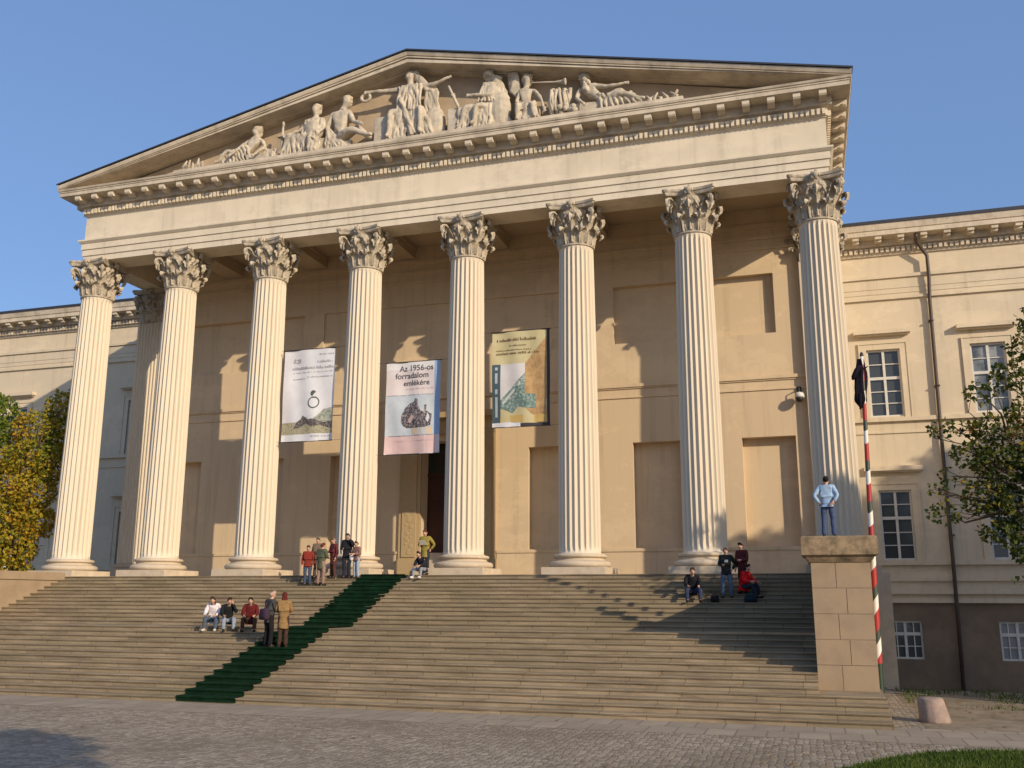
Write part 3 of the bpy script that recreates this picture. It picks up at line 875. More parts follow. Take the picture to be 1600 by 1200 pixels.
def hand_nodes(N, wr_i, el, wr, s):
    w = Vector(wr); d = (w - Vector(el)).normalized(); side = d.cross(Vector((0, -1, 0)))
    side = side.normalized() if side.length > .2 else Vector((1, 0, 0))
    nrm = side.cross(d).normalized()
    pi_ = len(N); N.append((tuple(w + d * .055), (.030, .018), wr_i))
    for i, (o, L) in enumerate(((-.030, .062), (-.010, .075), (.010, .070), (.028, .052))):
        k0 = w + d * .098 + side * o; a = len(N)
        N.append((tuple(k0), .0095, pi_)); N.append((tuple(k0 + d * L * .55 + nrm * .008), .0085, a)); N.append((tuple(k0 + d * L * .9 + nrm * .026), .007, a + 1))
    a = len(N); sd = 1 if s > 0 else -1
    N.append((tuple(w + d * .05 - side * .038 * sd), .0105, pi_)); N.append((tuple(w + d * .09 - side * .052 * sd + nrm * .014), .009, a))

def person(name, loc, rz, h, pose, arms, jacket, trousers, hair, label, group, lean=0, spread=.1, turn=0, jl=.82, hairstyle='short', shoes=(.03, .025, .02), skirt=False, extras=None, jname='jacket'):
    root = empty('person', loc, rz); root.scale = (h / 1.72,) * 3
    tag(root, label, 'person', group)
    J = joints(pose, arms, lean, spread, turn)
    N = []
    def n(co, r, p): N.append((co, r, p)); return len(N) - 1
    pv = n(J['pelvis'], (.105, .08), None); wa = n(J['waist'], (.09, .07), pv); ch = n(J['chest'], (.11, .075), wa)
    ne = n(J['neck'], (.055, .055), ch)
    hd = Vector(J['head']); cr = Vector(J['crown'])
    jaw = n(tuple(hd + Vector((0, -.025, -.05))), (.055, .062), ne); fh = n(tuple(hd + Vector((0, 0, .02))), (.075, .092), jaw); n(tuple(cr + Vector((0, .01, 0))), (.062, .075), fh)
    n(tuple(hd + Vector((0, -.112, -.012))), .017, fh)
    for s in (-1, 1): n(tuple(hd + Vector((s * .083, .012, 0))), (.012, .02), fh)
    for s, k in ((-1, 'l'), (1, 'r')):
        sh = n(tuple(Vector(J['sh' + k]) + Vector((-s * .02, 0, -.02))), .04, ch); el = n(J['el' + k], .036, sh); wr = n(J['wr' + k], (.030, .026), el)
        hand_nodes(N, wr, J['el' + k], J['wr' + k], s)
        hp = n(J['hip' + k], .07, pv); kn = n(J['knee' + k], .05, hp); an = n(J['ank' + k], .036, kn); n(J['toe' + k], .032, an)
    fx = MB()
    for sx in (-1, 1):
        fx.ell((hd.x + sx * .030, hd.y - .088, hd.z + .022), (.014, .010, .008), 8, 6, 1); fx.ell((hd.x + sx * .030, hd.y - .090, hd.z + .042), (.020, .008, .005), 8, 5, 1)
    fx.ell((hd.x, hd.y - .086, hd.z - .050), (.024, .010, .007), 8, 5, 2)
    grow('body', N, [M['skin'], cl((.02, .014, .012), 'eye'), cl((.30, .10, .085), 'lips')], root, 1, 0, fx)
    # jacket: torso and sleeves
    N.clear()
    pv = n(tuple(Vector(J['pelvis']) + Vector((0, 0, .02))), (.168, .135), None)
    if pose == 'stand':
        h1 = n((0, .005, jl), (.176, .142), pv); n((0, .005, jl - .05), (.172, .138), h1)
    else:
        n(tuple(Vector(J['pelvis']) + Vector((0, .02, -.05))), (.18, .15), pv)
    wa = n(J['waist'], (.165, .135), pv); ch = n(J['chest'], (.178, .138), wa)
    n(tuple(Vector(J['neck']) + Vector((0, .005, -.035))), (.10, .095), ch)
    for s, k in ((-1, 'l'), (1, 'r')):
        sh = n(J['sh' + k], .082, ch); el = n(J['el' + k], .064, sh); n(J['wr' + k], .048, el)
    grow(jname, N, cl(jacket, jname + '_cloth'), root, 2, .018)
    # trousers / skirt
    N.clear()
    pv = n(tuple(Vector(J['pelvis']) + Vector((0, 0, .03))), (.16, .13), None); n(tuple(Vector(J['pelvis']).lerp(Vector(J['waist']), .8)), (.135, .11), pv)
    for s, k in ((-1, 'l'), (1, 'r')):
        hp = n(J['hip' + k], .102, pv); kn = n(J['knee' + k], .076, hp); n(tuple(Vector(J['ank' + k]) + Vector((0, 0, -.03))), .068, kn)
    grow('trousers', N, cl(trousers, 'trouser_cloth'), root, 2, .014)
    for s, k in ((-1, 'l'), (1, 'r')):
        N.clear()
        a = n(tuple(Vector(J['ank' + k]) + Vector((0, .025, -.045))), (.056, .056), None); n(tuple(Vector(J['toe' + k]) + Vector((0, .05, .012))), (.058, .052), a); n(tuple(Vector(J['toe' + k]) + Vector((0, -.03, .004))), (.05, .04), 1)
        grow('shoe', N, cl(shoes, 'shoe_leather'), root, 1)
    # hair
    N.clear()
    b = Vector((0, .03, .02))
    t = n(tuple(cr + b + Vector((0, -.02, .008))), (.092, .098), None); n(tuple(cr + Vector((0, -.085, .012))), (.06, .03), t)
    bk = n(tuple(hd + Vector((0, .055, .01))), (.082, .06), t)
    if hairstyle == 'long':
        l1 = n(tuple(hd + Vector((0, .075, -.10))), (.095, .05), bk); n(tuple(hd + Vector((0, .10, -.24))), (.085, .04), l1)
    elif hairstyle == 'bun': bb = n(tuple(hd + Vector((0, .10, .05))), (.055, .055), bk); n(tuple(hd + Vector((0, .15, .055))), (.04, .04), bb)
    else: n(tuple(hd + Vector((0, .05, -.05))), (.06, .04), bk)
    if hair: grow('hair', N, cl(hair, 'hair'), root, 2, .014)
    if extras: extras(root, J)
    return root

def bag_part(name, c, co, r):
    def f(root, J):
        mb = MB(); rings = []
        for f_, k in ((-1, .7), (-.9, .95), (-.3, 1.05), (.5, .95), (.95, .85), (1, .5)):
            rings.append([(co[0] + r[0] * k * math.copysign(abs(cos(a)) ** .55, cos(a)), co[1] + r[1] * k * math.copysign(abs(sin(a)) ** .7, sin(a)), co[2] + r[2] * f_) for a in [2 * pi * j / 16 for j in range(16)]])
        mb.loft(rings); mb.build(name, cl(c, name + '_cloth'), root, True)
        if name == 'shoulder_bag':
            mb = MB(); mb.tube([(co[0], co[1], co[2] + r[2]), (.02, .10, 1.35), (-.13, .02, 1.44), (-.05, -.14, 1.25), (co[0], co[1] - .05, co[2] + r[2])], .016, 6); mb.build('strap', cl(c, name), root)
    return f
def paper(c, co, sz, rx=.5):
    def f(root, J):
        mb = MB(); mb.box(-sz[0] / 2, sz[0] / 2, -.004, .004, -sz[1] / 2, sz[1] / 2); o = mb.build('paper', cl(c, 'paper'), root); o.location = co; o.rotation_euler = (rx, 0, .1)
    return f

BLK, JEANS, LJ = (.014, .014, .017), (.06, .085, .15), (.22, .27, .35)
DKB, MAR, RED = (.05, .03, .022), (.12, .022, .022), (.55, .012, .012)
G1 = 'visitors gathered at the top of the stairs'; G2 = 'visitors on the lower steps'; G3 = 'visitors on the right-hand steps'
def tz(y):
    for i, (yy, z) in enumerate(TREADS):
        nxt = TREADS[i + 1][0] if i + 1 < len(TREADS) else -99
        if nxt <= y < yy: return z - H
    return 0 if y >= TREADS[0][0] else GZ
def P_(x, y): return (x, y, tz(y) + .001)
# right-hand side
person('p', P_(27.53, -3.70), R(12), 1.66, 'sitl', ('knee', 'knee'), BLK, (.035, .045, .09), DKB, 'person in black sitting on the steps with hands clasped on the knees', G3, .12, .17)
person('p', P_(28.56, -3.36), R(8), 1.60, 'stand', ('front', 'hip'), (.018, .022, .02), (.085, .12, .19), (.09, .05, .03), 'standing person in black jacket and blue jeans holding a white paper', G3, 0, .13, extras=paper((.75, .75, .75), (.0, -.29, 1.24), (.12, .09)))
person('p', P_(29.06, -3.02), R(-30), 1.64, 'stand', ('down', 'front'), (.075, .018, .018), (.03, .025, .022), (.03, .015, .012), 'standing person in dark maroon coat behind the one in the red jacket', G3, .03, .1, jl=.62, jname='coat')
person('p', P_(29.36, -3.36), R(62), 1.62, 'sitl', ('front', 'knee'), RED, (.02, .022, .03), (.022, .012, .01), 'person in bright red jacket crouching sideways on the right-hand steps', G3, .02, .1)
def sack(loc, c, label, r=(.17, .13, .2)):
    t = empty('backpack', loc)
    mb = MB(); rings = []
    for f_, k in ((0, .8), (.06, 1), (.4, 1.02), (.75, .9), (.93, .7), (1, .35)):
        rings.append([(r[0] * k * math.copysign(abs(cos(a)) ** .6, cos(a)), r[1] * k * math.copysign(abs(sin(a)) ** .6, sin(a)), r[2] * 1.95 * f_) for a in [2 * pi * j / 16 for j in range(16)]])
    mb.loft(rings); b = mb.build('sack', cl(c, 'bag_cloth'), t, True)
    mb = MB(); mb.ell((0, -r[1] * .8, r[2] * .7), (r[0] * .7, r[1] * .5, r[2] * .5), 10, 7); mb.build('pocket', cl(c, 'bag_cloth'), t, True)
    mb = MB(); mb.tube([(-.05, 0, r[2] * 1.85), (-.04, 0, r[2] * 2.1), (.04, 0, r[2] * 2.1), (.05, 0, r[2] * 1.85)], .012, 6); mb.build('handle', cl(c, 'bag_cloth'), t, True)
    tag(t, label, 'bag')
sack(P_(28.2, -3.72), (.014, .013, .013), 'small black bag on the step left of the standing jeans wearer', (.13, .1, .13))
sack(P_(29.3, -3.75), (.012, .026, .03), 'dark teal backpack on the step in front of the red jacket', (.19, .12, .15))
# group by the fourth column
person('p', P_(13.0, -2.32), R(20), 1.52, 'stand', ('down', 'down'), (.20, .03, .02), (.05, .07, .11), (.06, .03, .02), 'person in orange red jacket and blue jeans, leftmost of the top group', G1, .02, .1)
person('p', P_(13.02, -1.62), R(10), 1.58, 'stand', ('down', 'front'), (.16, .115, .08), (.08, .06, .05), (.12, .09, .06), 'tall grey haired person in tan top behind the olive jacket', G1)
person('p', P_(13.56, -2.32), R(170), 1.62, 'stand', ('front', 'front'), (.085, .095, .06), (.26, .17, .135), (.10, .035, .02), 'person in olive green jacket and pinkish beige trousers seen from behind', G1, .02, .12, jl=.7)
person('p', P_(13.70, -1.62), R(-30), 1.56, 'stand', ('front', 'down'), (.11, .028, .03), (.08, .035, .03), (.22, .16, .12), 'person in maroon coat standing right of the olive jacket', G1, 0, .09, jl=.6, jname='coat')
person('p', P_(14.27, -1.62), R(15), 1.72, 'stand', ('front', 'face'), (.016, .016, .02), (.022, .024, .035), (.012, .01, .01), 'tall person all in black beside the column holding a white bag', G1, 0, .09, extras=lambda r, J: (lambda mb: (mb.ell((.2, -.1, .80), (.1, .06, .13), 10, 8), mb.build('handbag', cl((.68, .68, .66), 'white_bag'), r, True)))(MB()))
person('p', P_(14.68, -1.62), R(-20), 1.42, 'stand', ('front', 'front'), (.22, .12, .10), (.30, .35, .42), (.12, .05, .03), 'short person in dusty pink jacket and pale jeans beside the one in black', G1, .02)
# by the carpet's top
person('p', P_(17.27, -1.12), R(0), 1.70, 'stand', ('front', 'hip'), (.26, .21, .05), (.03, .03, .04), (.16, .05, .04), 'person in mustard yellow jacket at the head of the carpet reading a sheet', G1, .02, .1, jl=.68, extras=paper((.62, .58, .52), (.02, -.32, 1.20), (.26, .2), .7))
person('p', P_(17.25, -1.70), R(-14), 1.50, 'sitl', ('knee', 'knee'), (.02, .02, .028), (.24, .25, .28), (.05, .03, .03), 'person in black top and grey trousers sitting below the mustard jacket', G1, .14, .15, shoes=(.6, .6, .6))
# lower left sitters
person('p', P_(12.46, -7.5), R(18), 1.66, 'sitl', ('knee', 'knee'), (.66, .60, .60), (.07, .095, .13), (.05, .025, .025), 'person in white shirt and jeans, leftmost of the seated trio', G2, .12, .14, shoes=(.55, .5, .45), hairstyle='long', jname='shirt')
person('p', P_(13.10, -7.5), R(40), 1.62, 'sitl', ('knee', 'face'), (.014, .016, .016), (.24, .28, .33), (.03, .016, .012), 'person in black jacket and pale jeans, middle of the seated trio', G2, .14, .12)
person('p', P_(13.86, -7.5), R(25), 1.64, 'sitl', ('knee', 'knee'), (.11, .014, .014), (.06, .032, .022), (.03, .015, .012), 'person in dark red top and brown trousers, rightmost of the seated trio', G2, .06, .15, hairstyle='long')
person('p', P_(15.36, -8.80), R(155), 1.70, 'stand', ('front', 'front'), (.05, .052, .05), (.014, .013, .014), (.42, .27, .21), 'bald person in dark grey jacket with a purple shoulder bag on the carpet', G2, .04, .12, jl=.78, extras=bag_part('shoulder_bag', (.05, .03, .05), (-.06, .22, 1.0), (.19, .10, .17)))
person('p', P_(15.84, -8.78), R(-150), 1.66, 'stand', ('front', 'front'), (.24, .145, .06), (.06, .03, .022), (.10, .018, .014), 'person with dark red hair in camel coat standing on the carpet', G2, .03, .09, jl=.62, hairstyle='long', jname='coat')
# on the pier
person('p', (31.66, -8.95, .695), R(176), 1.62, 'stand', ('behind', 'hip'), (.30, .42, .56), (.06, .085, .16), (.018, .012, .012), 'person in pale blue shirt and jeans standing on top of the pier', None, -.02, .12, jl=.93, hairstyle='bun', jname='shirt')

# ------------------------------------------------------------------ pediment sculpture
SY = YF - .42
rst = random.Random(11)
def folds(mb, A, B, n, r=.06, sag=.0, wob=.05):
    """n drapery folds running from polyline A to polyline B (lists of points)"""
    def at(Pl, f):
        s = f * (len(Pl) - 1); k = min(int(s), len(Pl) - 2); return Vector(Pl[k]).lerp(Vector(Pl[k + 1]), s - k)
    for i in range(n):
        f = (i + .5) / n; a, b = at(A, f), at(B, f); pts = []; rad = []
        for j in range(7):
            t = j / 6; p = a.lerp(b, t) + Vector((rst.uniform(-wob, wob), -sag * sin(pi * t) + rst.uniform(-wob, wob) * .5, 0)); pts.append(p); rad.append(r * (.7 + .6 * rst.random()) * (1 - .25 * t))
        mb.tube(pts, [q * 1.15 for q in rad], 6)
def statue(label, J, k=1.0, mb=None, head_dir=(0, -1), hair=1.0, legs=True):
    N = []
    def n(co, r, p):
        r = tuple(q * k for q in r) if hasattr(r, '__len__') else r * k
        N.append((co, r, p)); return len(N) - 1
    V = lambda key: tuple(J[key][:3]) if len(J[key]) > 2 else (J[key][0], SY, J[key][1])
    pv = n(V('pelvis'), (.30, .24), None); wa = n(tuple((Vector(V('pelvis')) + Vector(V('chest'))) / 2), (.25, .2), pv); ch = n(V('chest'), (.32, .22), wa)
    ne = n(V('neck'), .12, ch); h = Vector(V('head'))
    jw = n(tuple(h + Vector((head_dir[0] * .06, head_dir[1] * .06, -.09))), (.15, .16), ne); c = n(tuple(h + Vector((0, 0, .05))), (.20, .22), jw); n(tuple(h + Vector((0, .0, .19))), (.17, .18), c)
    n(tuple(h + Vector((head_dir[0] * .21, head_dir[1] * .21, -.01))), .035, c)
    for q in ('l', 'r'):
        if 'sh' + q in J:
            s = n(V('sh' + q), .13, ch); e_ = n(V('el' + q), .10, s); w = n(V('wr' + q), .07, e_)
            d = (Vector(V('wr' + q)) - Vector(V('el' + q))).normalized(); side = Vector((0, -1, 0)).cross(d); side = side.normalized() if side.length > .1 else Vector((1, 0, 0))
            pa = n(tuple(Vector(V('wr' + q)) + d * .12), (.07, .045), w)
            for o in (-.045, -.015, .015, .045):
                a = n(tuple(Vector(V('wr' + q)) + d * .2 + side * o), .022, pa); n(tuple(Vector(V('wr' + q)) + d * .33 + side * o * 1.3 + Vector((0, -.02, -.02))), .017, a)
            n(tuple(Vector(V('wr' + q)) + d * .15 + side * .09), .024, pa)
        if 'kn' + q in J:
            hp = n(V('hip' + q), .21, pv); kn = n(V('kn' + q), .15, hp); an = n(V('an' + q), .09, kn); n(V('to' + q), .07, an)
    mb = mb or MB()
    if hair:
        mb.ell(tuple(h + Vector((0, .05, .13))), (.23, .21, .2)); mb.ell(tuple(h + Vector((0, .13, -.02))), (.2, .14, .22))
        for i in range(26):
            a = rst.uniform(-.35, pi + .35); b = rst.uniform(-.6, 1.25)
            p = h + Vector((.20 * cos(a), .03 + .17 * sin(a), .07 + .15 * b)); mb.ell(tuple(p), (.055 * hair, .055 * hair, .055 * hair), 6, 5)
    o = grow('statue', N, M['statue'], None, 2, .025, mb)
    rm = o.modifiers.new('fuse', 'REMESH'); rm.mode = 'VOXEL'; rm.voxel_size = .023; rm.use_smooth_shade = True
    sm = o.modifiers.new('smooth', 'SMOOTH'); sm.factor = .4; sm.iterations = 1
    dg = bpy.context.evaluated_depsgraph_get(); dg.update()
    nm = bpy.data.meshes.new_from_object(o.evaluated_get(dg)); o.modifiers.clear(); o.data = nm; nm.name = 'statue'
    nm.materials.clear(); nm.materials.append(M['statue'])
    tag(o, label, 'statue', 'pediment sculpture group')
    return o
def Q(x, z, y=0): return (x, SY + y, z)
B0 = 17.97
# central seated woman
mb = MB()
folds(mb, [Q(15.35, 19.35, -.3), Q(16.1, 19.15, -.25), Q(16.75, 19.3, -.3)], [Q(15.1, B0, -.35), Q(16.0, B0, -.3), Q(17.35, B0, -.25)], 15, .085)
folds(mb, [Q(15.6, 20.5, -.15), Q(16.6, 20.5, -.15)], [Q(15.5, 19.2, -.35), Q(16.75, 19.2, -.35)], 9, .065)
folds(mb, [Q(16.15, 21.15, .1), Q(16.3, 21.1, 0)], [Q(16.8, 20.2, -.05), Q(17.15, 20.1, 0)], 7, .10)
folds(mb, [Q(16.7, 20.5, .05), Q(17.2, 20.45, .05)], [Q(17.0, B0, 0), Q(17.75, B0, 0)], 8, .075, wob=.08)
folds(mb, [Q(15.7, 19.9, -.3), Q(15.8, 19.7, -.35)], [Q(16.3, 18.0, -.4), Q(16.5, 18.1, -.4)], 4, .07)
mb.box(15.0, 17.5, SY - .05, YF + .16, B0, 19.0)
mb.box(14.55, 15.2, SY - .25, SY + .25, B0, 19.15); mb.ell(Q(16.1, 18.7, .05), (1.0, .3, .8)); mb.ell(Q(17.2, 18.6, .05), (.5, .3, .8));
for i in range(14):
    a = 2 * pi * i / 14; mb.ell(Q(14.02 + .2 * cos(a), 20.26 + .17 * sin(a), -.1), (.09, .08, .07), 6, 5)
statue('large enthroned robed woman statue with both arms outstretched at the pediment apex', dict(pelvis=(16.1, 19.25), chest=(16.08, 20.15), neck=(16.06, 20.62), head=(16.05, 20.92), shl=Q(15.62, 20.42), ell=Q(14.95, 20.42, -.1), wrl=Q(14.3, 20.46, -.15), shr=Q(16.55, 20.42), elr=Q(17.2, 20.36, -.1), wrr=Q(17.7, 20.5, -.15),
    hipl=Q(15.8, 19.2), knl=Q(15.35, 19.25, -.42), anl=Q(15.3, 18.2, -.42), tol=Q(15.2, 18.05, -.5), hipr=Q(16.4, 19.2), knr=Q(16.75, 19.2, -.42), anr=Q(16.7, 18.2, -.42), tor=Q(16.8, 18.05, -.5)), 1.05, mb)
# reclining nude to the left
mb = MB()
folds(mb, [Q(12.2, 19.2, -.05), Q(12.6, 18.7, 0)], [Q(12.1, B0, -.1), Q(13.4, B0, -.2)], 8, .07)
mb.box(12.2, 13.4, SY - .1, YF + .16, B0, 18.4)
statue('half nude reclining statue with one leg stretched towards the central woman', dict(pelvis=(12.85, 18.62), chest=(12.85, 19.55), neck=(12.95, 20.0), head=(13.08, 20.28), shl=Q(12.45, 19.75), ell=Q(12.2, 19.15, -.05), wrl=Q(12.35, 18.6, -.1), shr=Q(13.25, 19.72), elr=Q(13.5, 19.2, -.15), wrr=Q(13.85, 19.0, -.3),
    hipl=Q(12.7, 18.6), knl=Q(13.5, 18.75, -.32), anl=Q(14.3, 18.35, -.38), tol=Q(14.55, 18.3, -.45), hipr=Q(13.0, 18.6), knr=Q(13.7, 18.95, -.05), anr=Q(14.2, 18.4, -.1), tor=Q(14.4, 18.3, -.15)), 1.12, mb, (.5, -.8))
# seated draped figure
mb = MB()
folds(mb, [Q(11.2, 19.6, -.15), Q(12.0, 19.6, -.15)], [Q(11.0, 18.75, -.3), Q(12.0, 18.7, -.3)], 8, .06)
folds(mb, [Q(10.35, 18.95, -.3), Q(11.9, 18.85, -.3)], [Q(10.1, B0, -.3), Q(12.0, B0, -.3)], 14, .075)
folds(mb, [Q(11.6, 18.9, -.4), Q(11.95, 18.9, -.4)], [Q(11.5, B0, -.4), Q(11.9, B0, -.4)], 4, .07)
mb.tube([Q(10.12, 18.1, -.2), Q(10.1, 19.5, -.2)], [.09, .05], 7); mb.box(9.9, 10.3, SY - .35, SY - .1, 18.9, 18.97)
mb.ell(Q(10.12, 19.55, -.2), (.07, .07, .14), 7, 6); mb.ell(Q(11.0, 18.45, .0), (.95, .3, .45)); mb.ell(Q(11.6, 19.1, -.1), (.45, .3, .5))
mb.box(11.0, 12.2, SY - .05, YF + .16, B0, 18.7)
statue('seated draped youth statue holding a torch left of the reclining nude', dict(pelvis=(11.55, 18.75), chest=(11.6, 19.45), neck=(11.62, 19.85), head=(11.6, 20.12), shl=Q(11.25, 19.65), ell=Q(10.95, 19.2, -.1), wrl=Q(10.5, 19.0, -.25), shr=Q(11.95, 19.62), elr=Q(12.1, 19.15, -.15), wrr=Q(11.9, 18.8, -.35),
    hipl=Q(11.3, 18.7), knl=Q(10.5, 18.85, -.3), anl=Q(10.2, 18.2, -.3), tol=Q(10.0, 18.1, -.35), hipr=Q(11.7, 18.7), knr=Q(11.6, 18.8, -.45), anr=Q(11.55, 18.15, -.4), tor=Q(11.5, 18.05, -.5)), .95, mb, (-.2, -1))
# reclining youth, far left
mb = MB()
folds(mb, [Q(6.9, 18.6, -.1), Q(8.3, 18.8, -.2)], [Q(6.9, B0, -.15), Q(8.8, B0, -.25)], 10, .07)
mb.box(8.0, 9.3, SY - .1, YF + .16, B0, 18.4); mb.ell(Q(7.7, 18.3, .1), (.9, .3, .33))
folds(mb, [Q(9.1, 18.6, 0), Q(9.7, 18.5, 0)], [Q(9.1, B0, 0), Q(9.8, B0, 0)], 5, .08)
statue('small reclining youth statue near the left end of the pediment', dict(pelvis=(8.2, 18.4), chest=(8.62, 18.98), neck=(8.66, 19.28), head=(8.68, 19.48), shl=Q(8.35, 19.1), ell=Q(8.0, 18.8, -.15), wrl=Q(7.8, 18.55, -.3), shr=Q(8.95, 19.05), elr=Q(9.2, 18.65, -.1), wrr=Q(8.95, 18.35, -.3),
    hipl=Q(8.0, 18.4), knl=Q(7.35, 18.65, -.25), anl=Q(6.95, 18.2, -.25), tol=Q(6.75, 18.15, -.3), hipr=Q(8.2, 18.4), knr=Q(7.7, 18.75, -.05), anr=Q(7.3, 18.2, -.05), tor=Q(7.1, 18.1, -.1)), .85, mb, (-.7, -.7))
# right of the centre: seated woman writing on a tablet
mb = MB()
folds(mb, [Q(19.75, 20.45, .05), Q(20.05, 20.3, .05)], [Q(20.1, 19.3, -.05), Q(20.5, 19.2, 0)], 6, .08)
folds(mb, [Q(18.4, 18.95, -.3), Q(19.8, 19.0, -.3)], [Q(18.3, B0, -.3), Q(19.8, B0, -.3)], 13, .075)
folds(mb, [Q(19.6, 19.2, -.15), Q(20.45, 19.2, -.1)], [Q(19.7, B0, -.2), Q(20.6, B0, -.1)], 8, .09, wob=.03)
folds(mb, [Q(19.4, 20.0, -.2), Q(19.9, 20.0, -.15)], [Q(19.2, 19.1, -.35), Q(20.0, 19.1, -.25)], 6, .06)
mb.tube([Q(17.92, 20.05, -.3), Q(18.4, 19.0, -.35)], .07, 6)
mb.box(17.9, 18.35, SY - .3, SY + .2, B0, 19.0); mb.ell(Q(19.1, 18.45, .0), (.9, .3, .5)); mb.ell(Q(20.1, 18.75, -.05), (.5, .3, .85)); mb.ell(Q(19.75, 19.5, -.05), (.42, .28, .5))
statue('robed woman statue leaning forward over a tablet right of the central woman', dict(pelvis=(19.85, 18.9), chest=(19.72, 19.75), neck=(19.65, 20.15), head=(19.58, 20.38), shl=Q(19.35, 19.92), ell=Q(18.95, 19.5, -.15), wrl=Q(18.4, 19.58, -.3), shr=Q(20.1, 19.9), elr=Q(19.8, 19.35, -.3), wrr=Q(19.1, 19.4, -.4),
    hipl=Q(19.6, 18.85), knl=Q(18.7, 18.95, -.35), anl=Q(18.5, 18.2, -.3), tol=Q(18.3, 18.1, -.35), hipr=Q(20.0, 18.85), knr=Q(19.2, 18.9, -.45), anr=Q(19.1, 18.2, -.4), tor=Q(18.95, 18.1, -.5)), 1.0, mb, (-.8, -.6))
# winged trumpeter
mb = MB()
for i in range(9):       # wing feathers
    t = i / 8; p0 = Q(20.95 - .05 * t, 19.45 - .25 * t, .12); p1 = Q(20.35 + .12 * t, 20.45 - .9 * t, .1); pm = Q(20.8 - .25 * t, 20.35 - .75 * t, .05)
    mb.tube([p0, pm, p1], [.06, .09, .035], 6)
mb.tube([Q(21.5, 19.62, -.25), Q(22.5, 19.5, -.25), Q(22.8, 19.47, -.25), Q(22.95, 19.46, -.25)], [.03, .045, .08, .16], 8)
mb.ell(Q(21.3, 18.4, .0), (.5, .3, .5)); folds(mb, [Q(20.95, 18.8, -.25), Q(21.6, 18.8, -.25)], [Q(20.85, B0, -.3), Q(21.9, B0, -.25)], 8, .08)
mb.box(20.9, 21.8, SY - .05, YF + .16, B0, 18.55)
statue('winged statue with folded wings blowing a long trumpet in the pediment', dict(pelvis=(21.2, 18.65), chest=(21.22, 19.3), neck=(21.22, 19.65), head=(21.24, 19.9), shl=Q(20.95, 19.45), ell=Q(20.85, 19.0, -.1), wrl=Q(21.0, 18.7, -.25), shr=Q(21.55, 19.42), elr=Q(21.85, 19.0, -.15), wrr=Q(22.0, 18.55, -.25),
    hipl=Q(21.05, 18.6), knl=Q(20.95, 18.7, -.4), anl=Q(20.95, 18.1, -.35), tol=Q(20.9, 18.03, -.45), hipr=Q(21.4, 18.6), knr=Q(21.6, 18.65, -.4), anr=Q(21.65, 18.1, -.35), tor=Q(21.7, 18.03, -.45)), .85, mb, (.6, -.8))
# sheaf
mb = MB()
for i in range(20):
    t = rst.random(); x = 22.1 + .95 * t; mb.tube([Q(22.3 + .6 * t, B0, rst.uniform(-.2, .2)), Q(x, 18.7, rst.uniform(-.2, .2)), Q(x + rst.uniform(-.12, .12), 19.0 + rst.uniform(.0, .35), rst.uniform(-.2, .1))], [.075, .065, .085], 5)
for i in range(12): mb.ell(Q(22.7 + rst.uniform(0, .7), 18.2 + rst.uniform(-.1, .3), -.25 + rst.uniform(-.1, .1)), (.13, .1, .12), 6, 5)
o = mb.build('sheaf_carving', M['statue'], None, True); tag(o, 'carved wheat sheaf with fruit between the trumpeter and the reclining old man', 'carving')
# reclining old man, right
mb = MB()
for i in range(12): mb.ell(Q(23.75 + rst.uniform(-.1, .14), 19.25 + rst.uniform(-.25, .1), -.22), (.08, .08, .1), 6, 5)
mb.ell(Q(24.9, 18.3, .08), (1.0, .3, .33)); folds(mb, [Q(24.2, 18.75, -.15), Q(25.6, 18.6, -.2)], [Q(24.3, B0, -.25), Q(26.1, 18.05, -.25)], 8, .07)
mb.box(23.3, 24.4, SY - .15, YF + .16, B0, 18.45)
statue('reclining bearded old man statue near the right end of the pediment', dict(pelvis=(24.35, 18.5), chest=(23.85, 19.0), neck=(23.68, 19.32), head=(23.66, 19.55), shl=Q(23.5, 19.12), ell=Q(23.35, 18.7, -.15), wrl=Q(23.6, 18.4, -.3), shr=Q(24.1, 19.15, -.1), elr=Q(24.65, 18.98, -.2), wrr=Q(25.2, 19.0, -.2),
    hipl=Q(24.4, 18.45), knl=Q(25.15, 18.62, -.25), anl=Q(25.9, 18.25, -.25), tol=Q(26.15, 18.2, -.3), hipr=Q(24.5, 18.5), knr=Q(25.1, 18.85, -.05), anr=Q(25.6, 18.3, -.05), tor=Q(25.85, 18.2, -.1)), .9, mb, (.4, -.9))
# carved reeds at both ends
for x0, x1, hh, lab in ((5.0, 6.1, .55, 'low carved leaves at the left end of the statue ledge'), (26.2, 27.5, .42, 'spiky carved reeds at the right end of the statue ledge')):
    mb = MB()
    for i in range(10):
        x = rst.uniform(x0, x1); mb.tube([Q(x, B0, rst.uniform(-.2, .1)), Q(x + rst.uniform(-.1, .1), B0 + hh * .55, -.1), Q(x + rst.uniform(-.25, .25), B0 + hh * rst.uniform(.6, 1.1), rst.uniform(-.25, 0))], [.07, .075, .03], 5)
    tag(mb.build('foliage_carving', M['statue'], None, True), lab, 'carving')

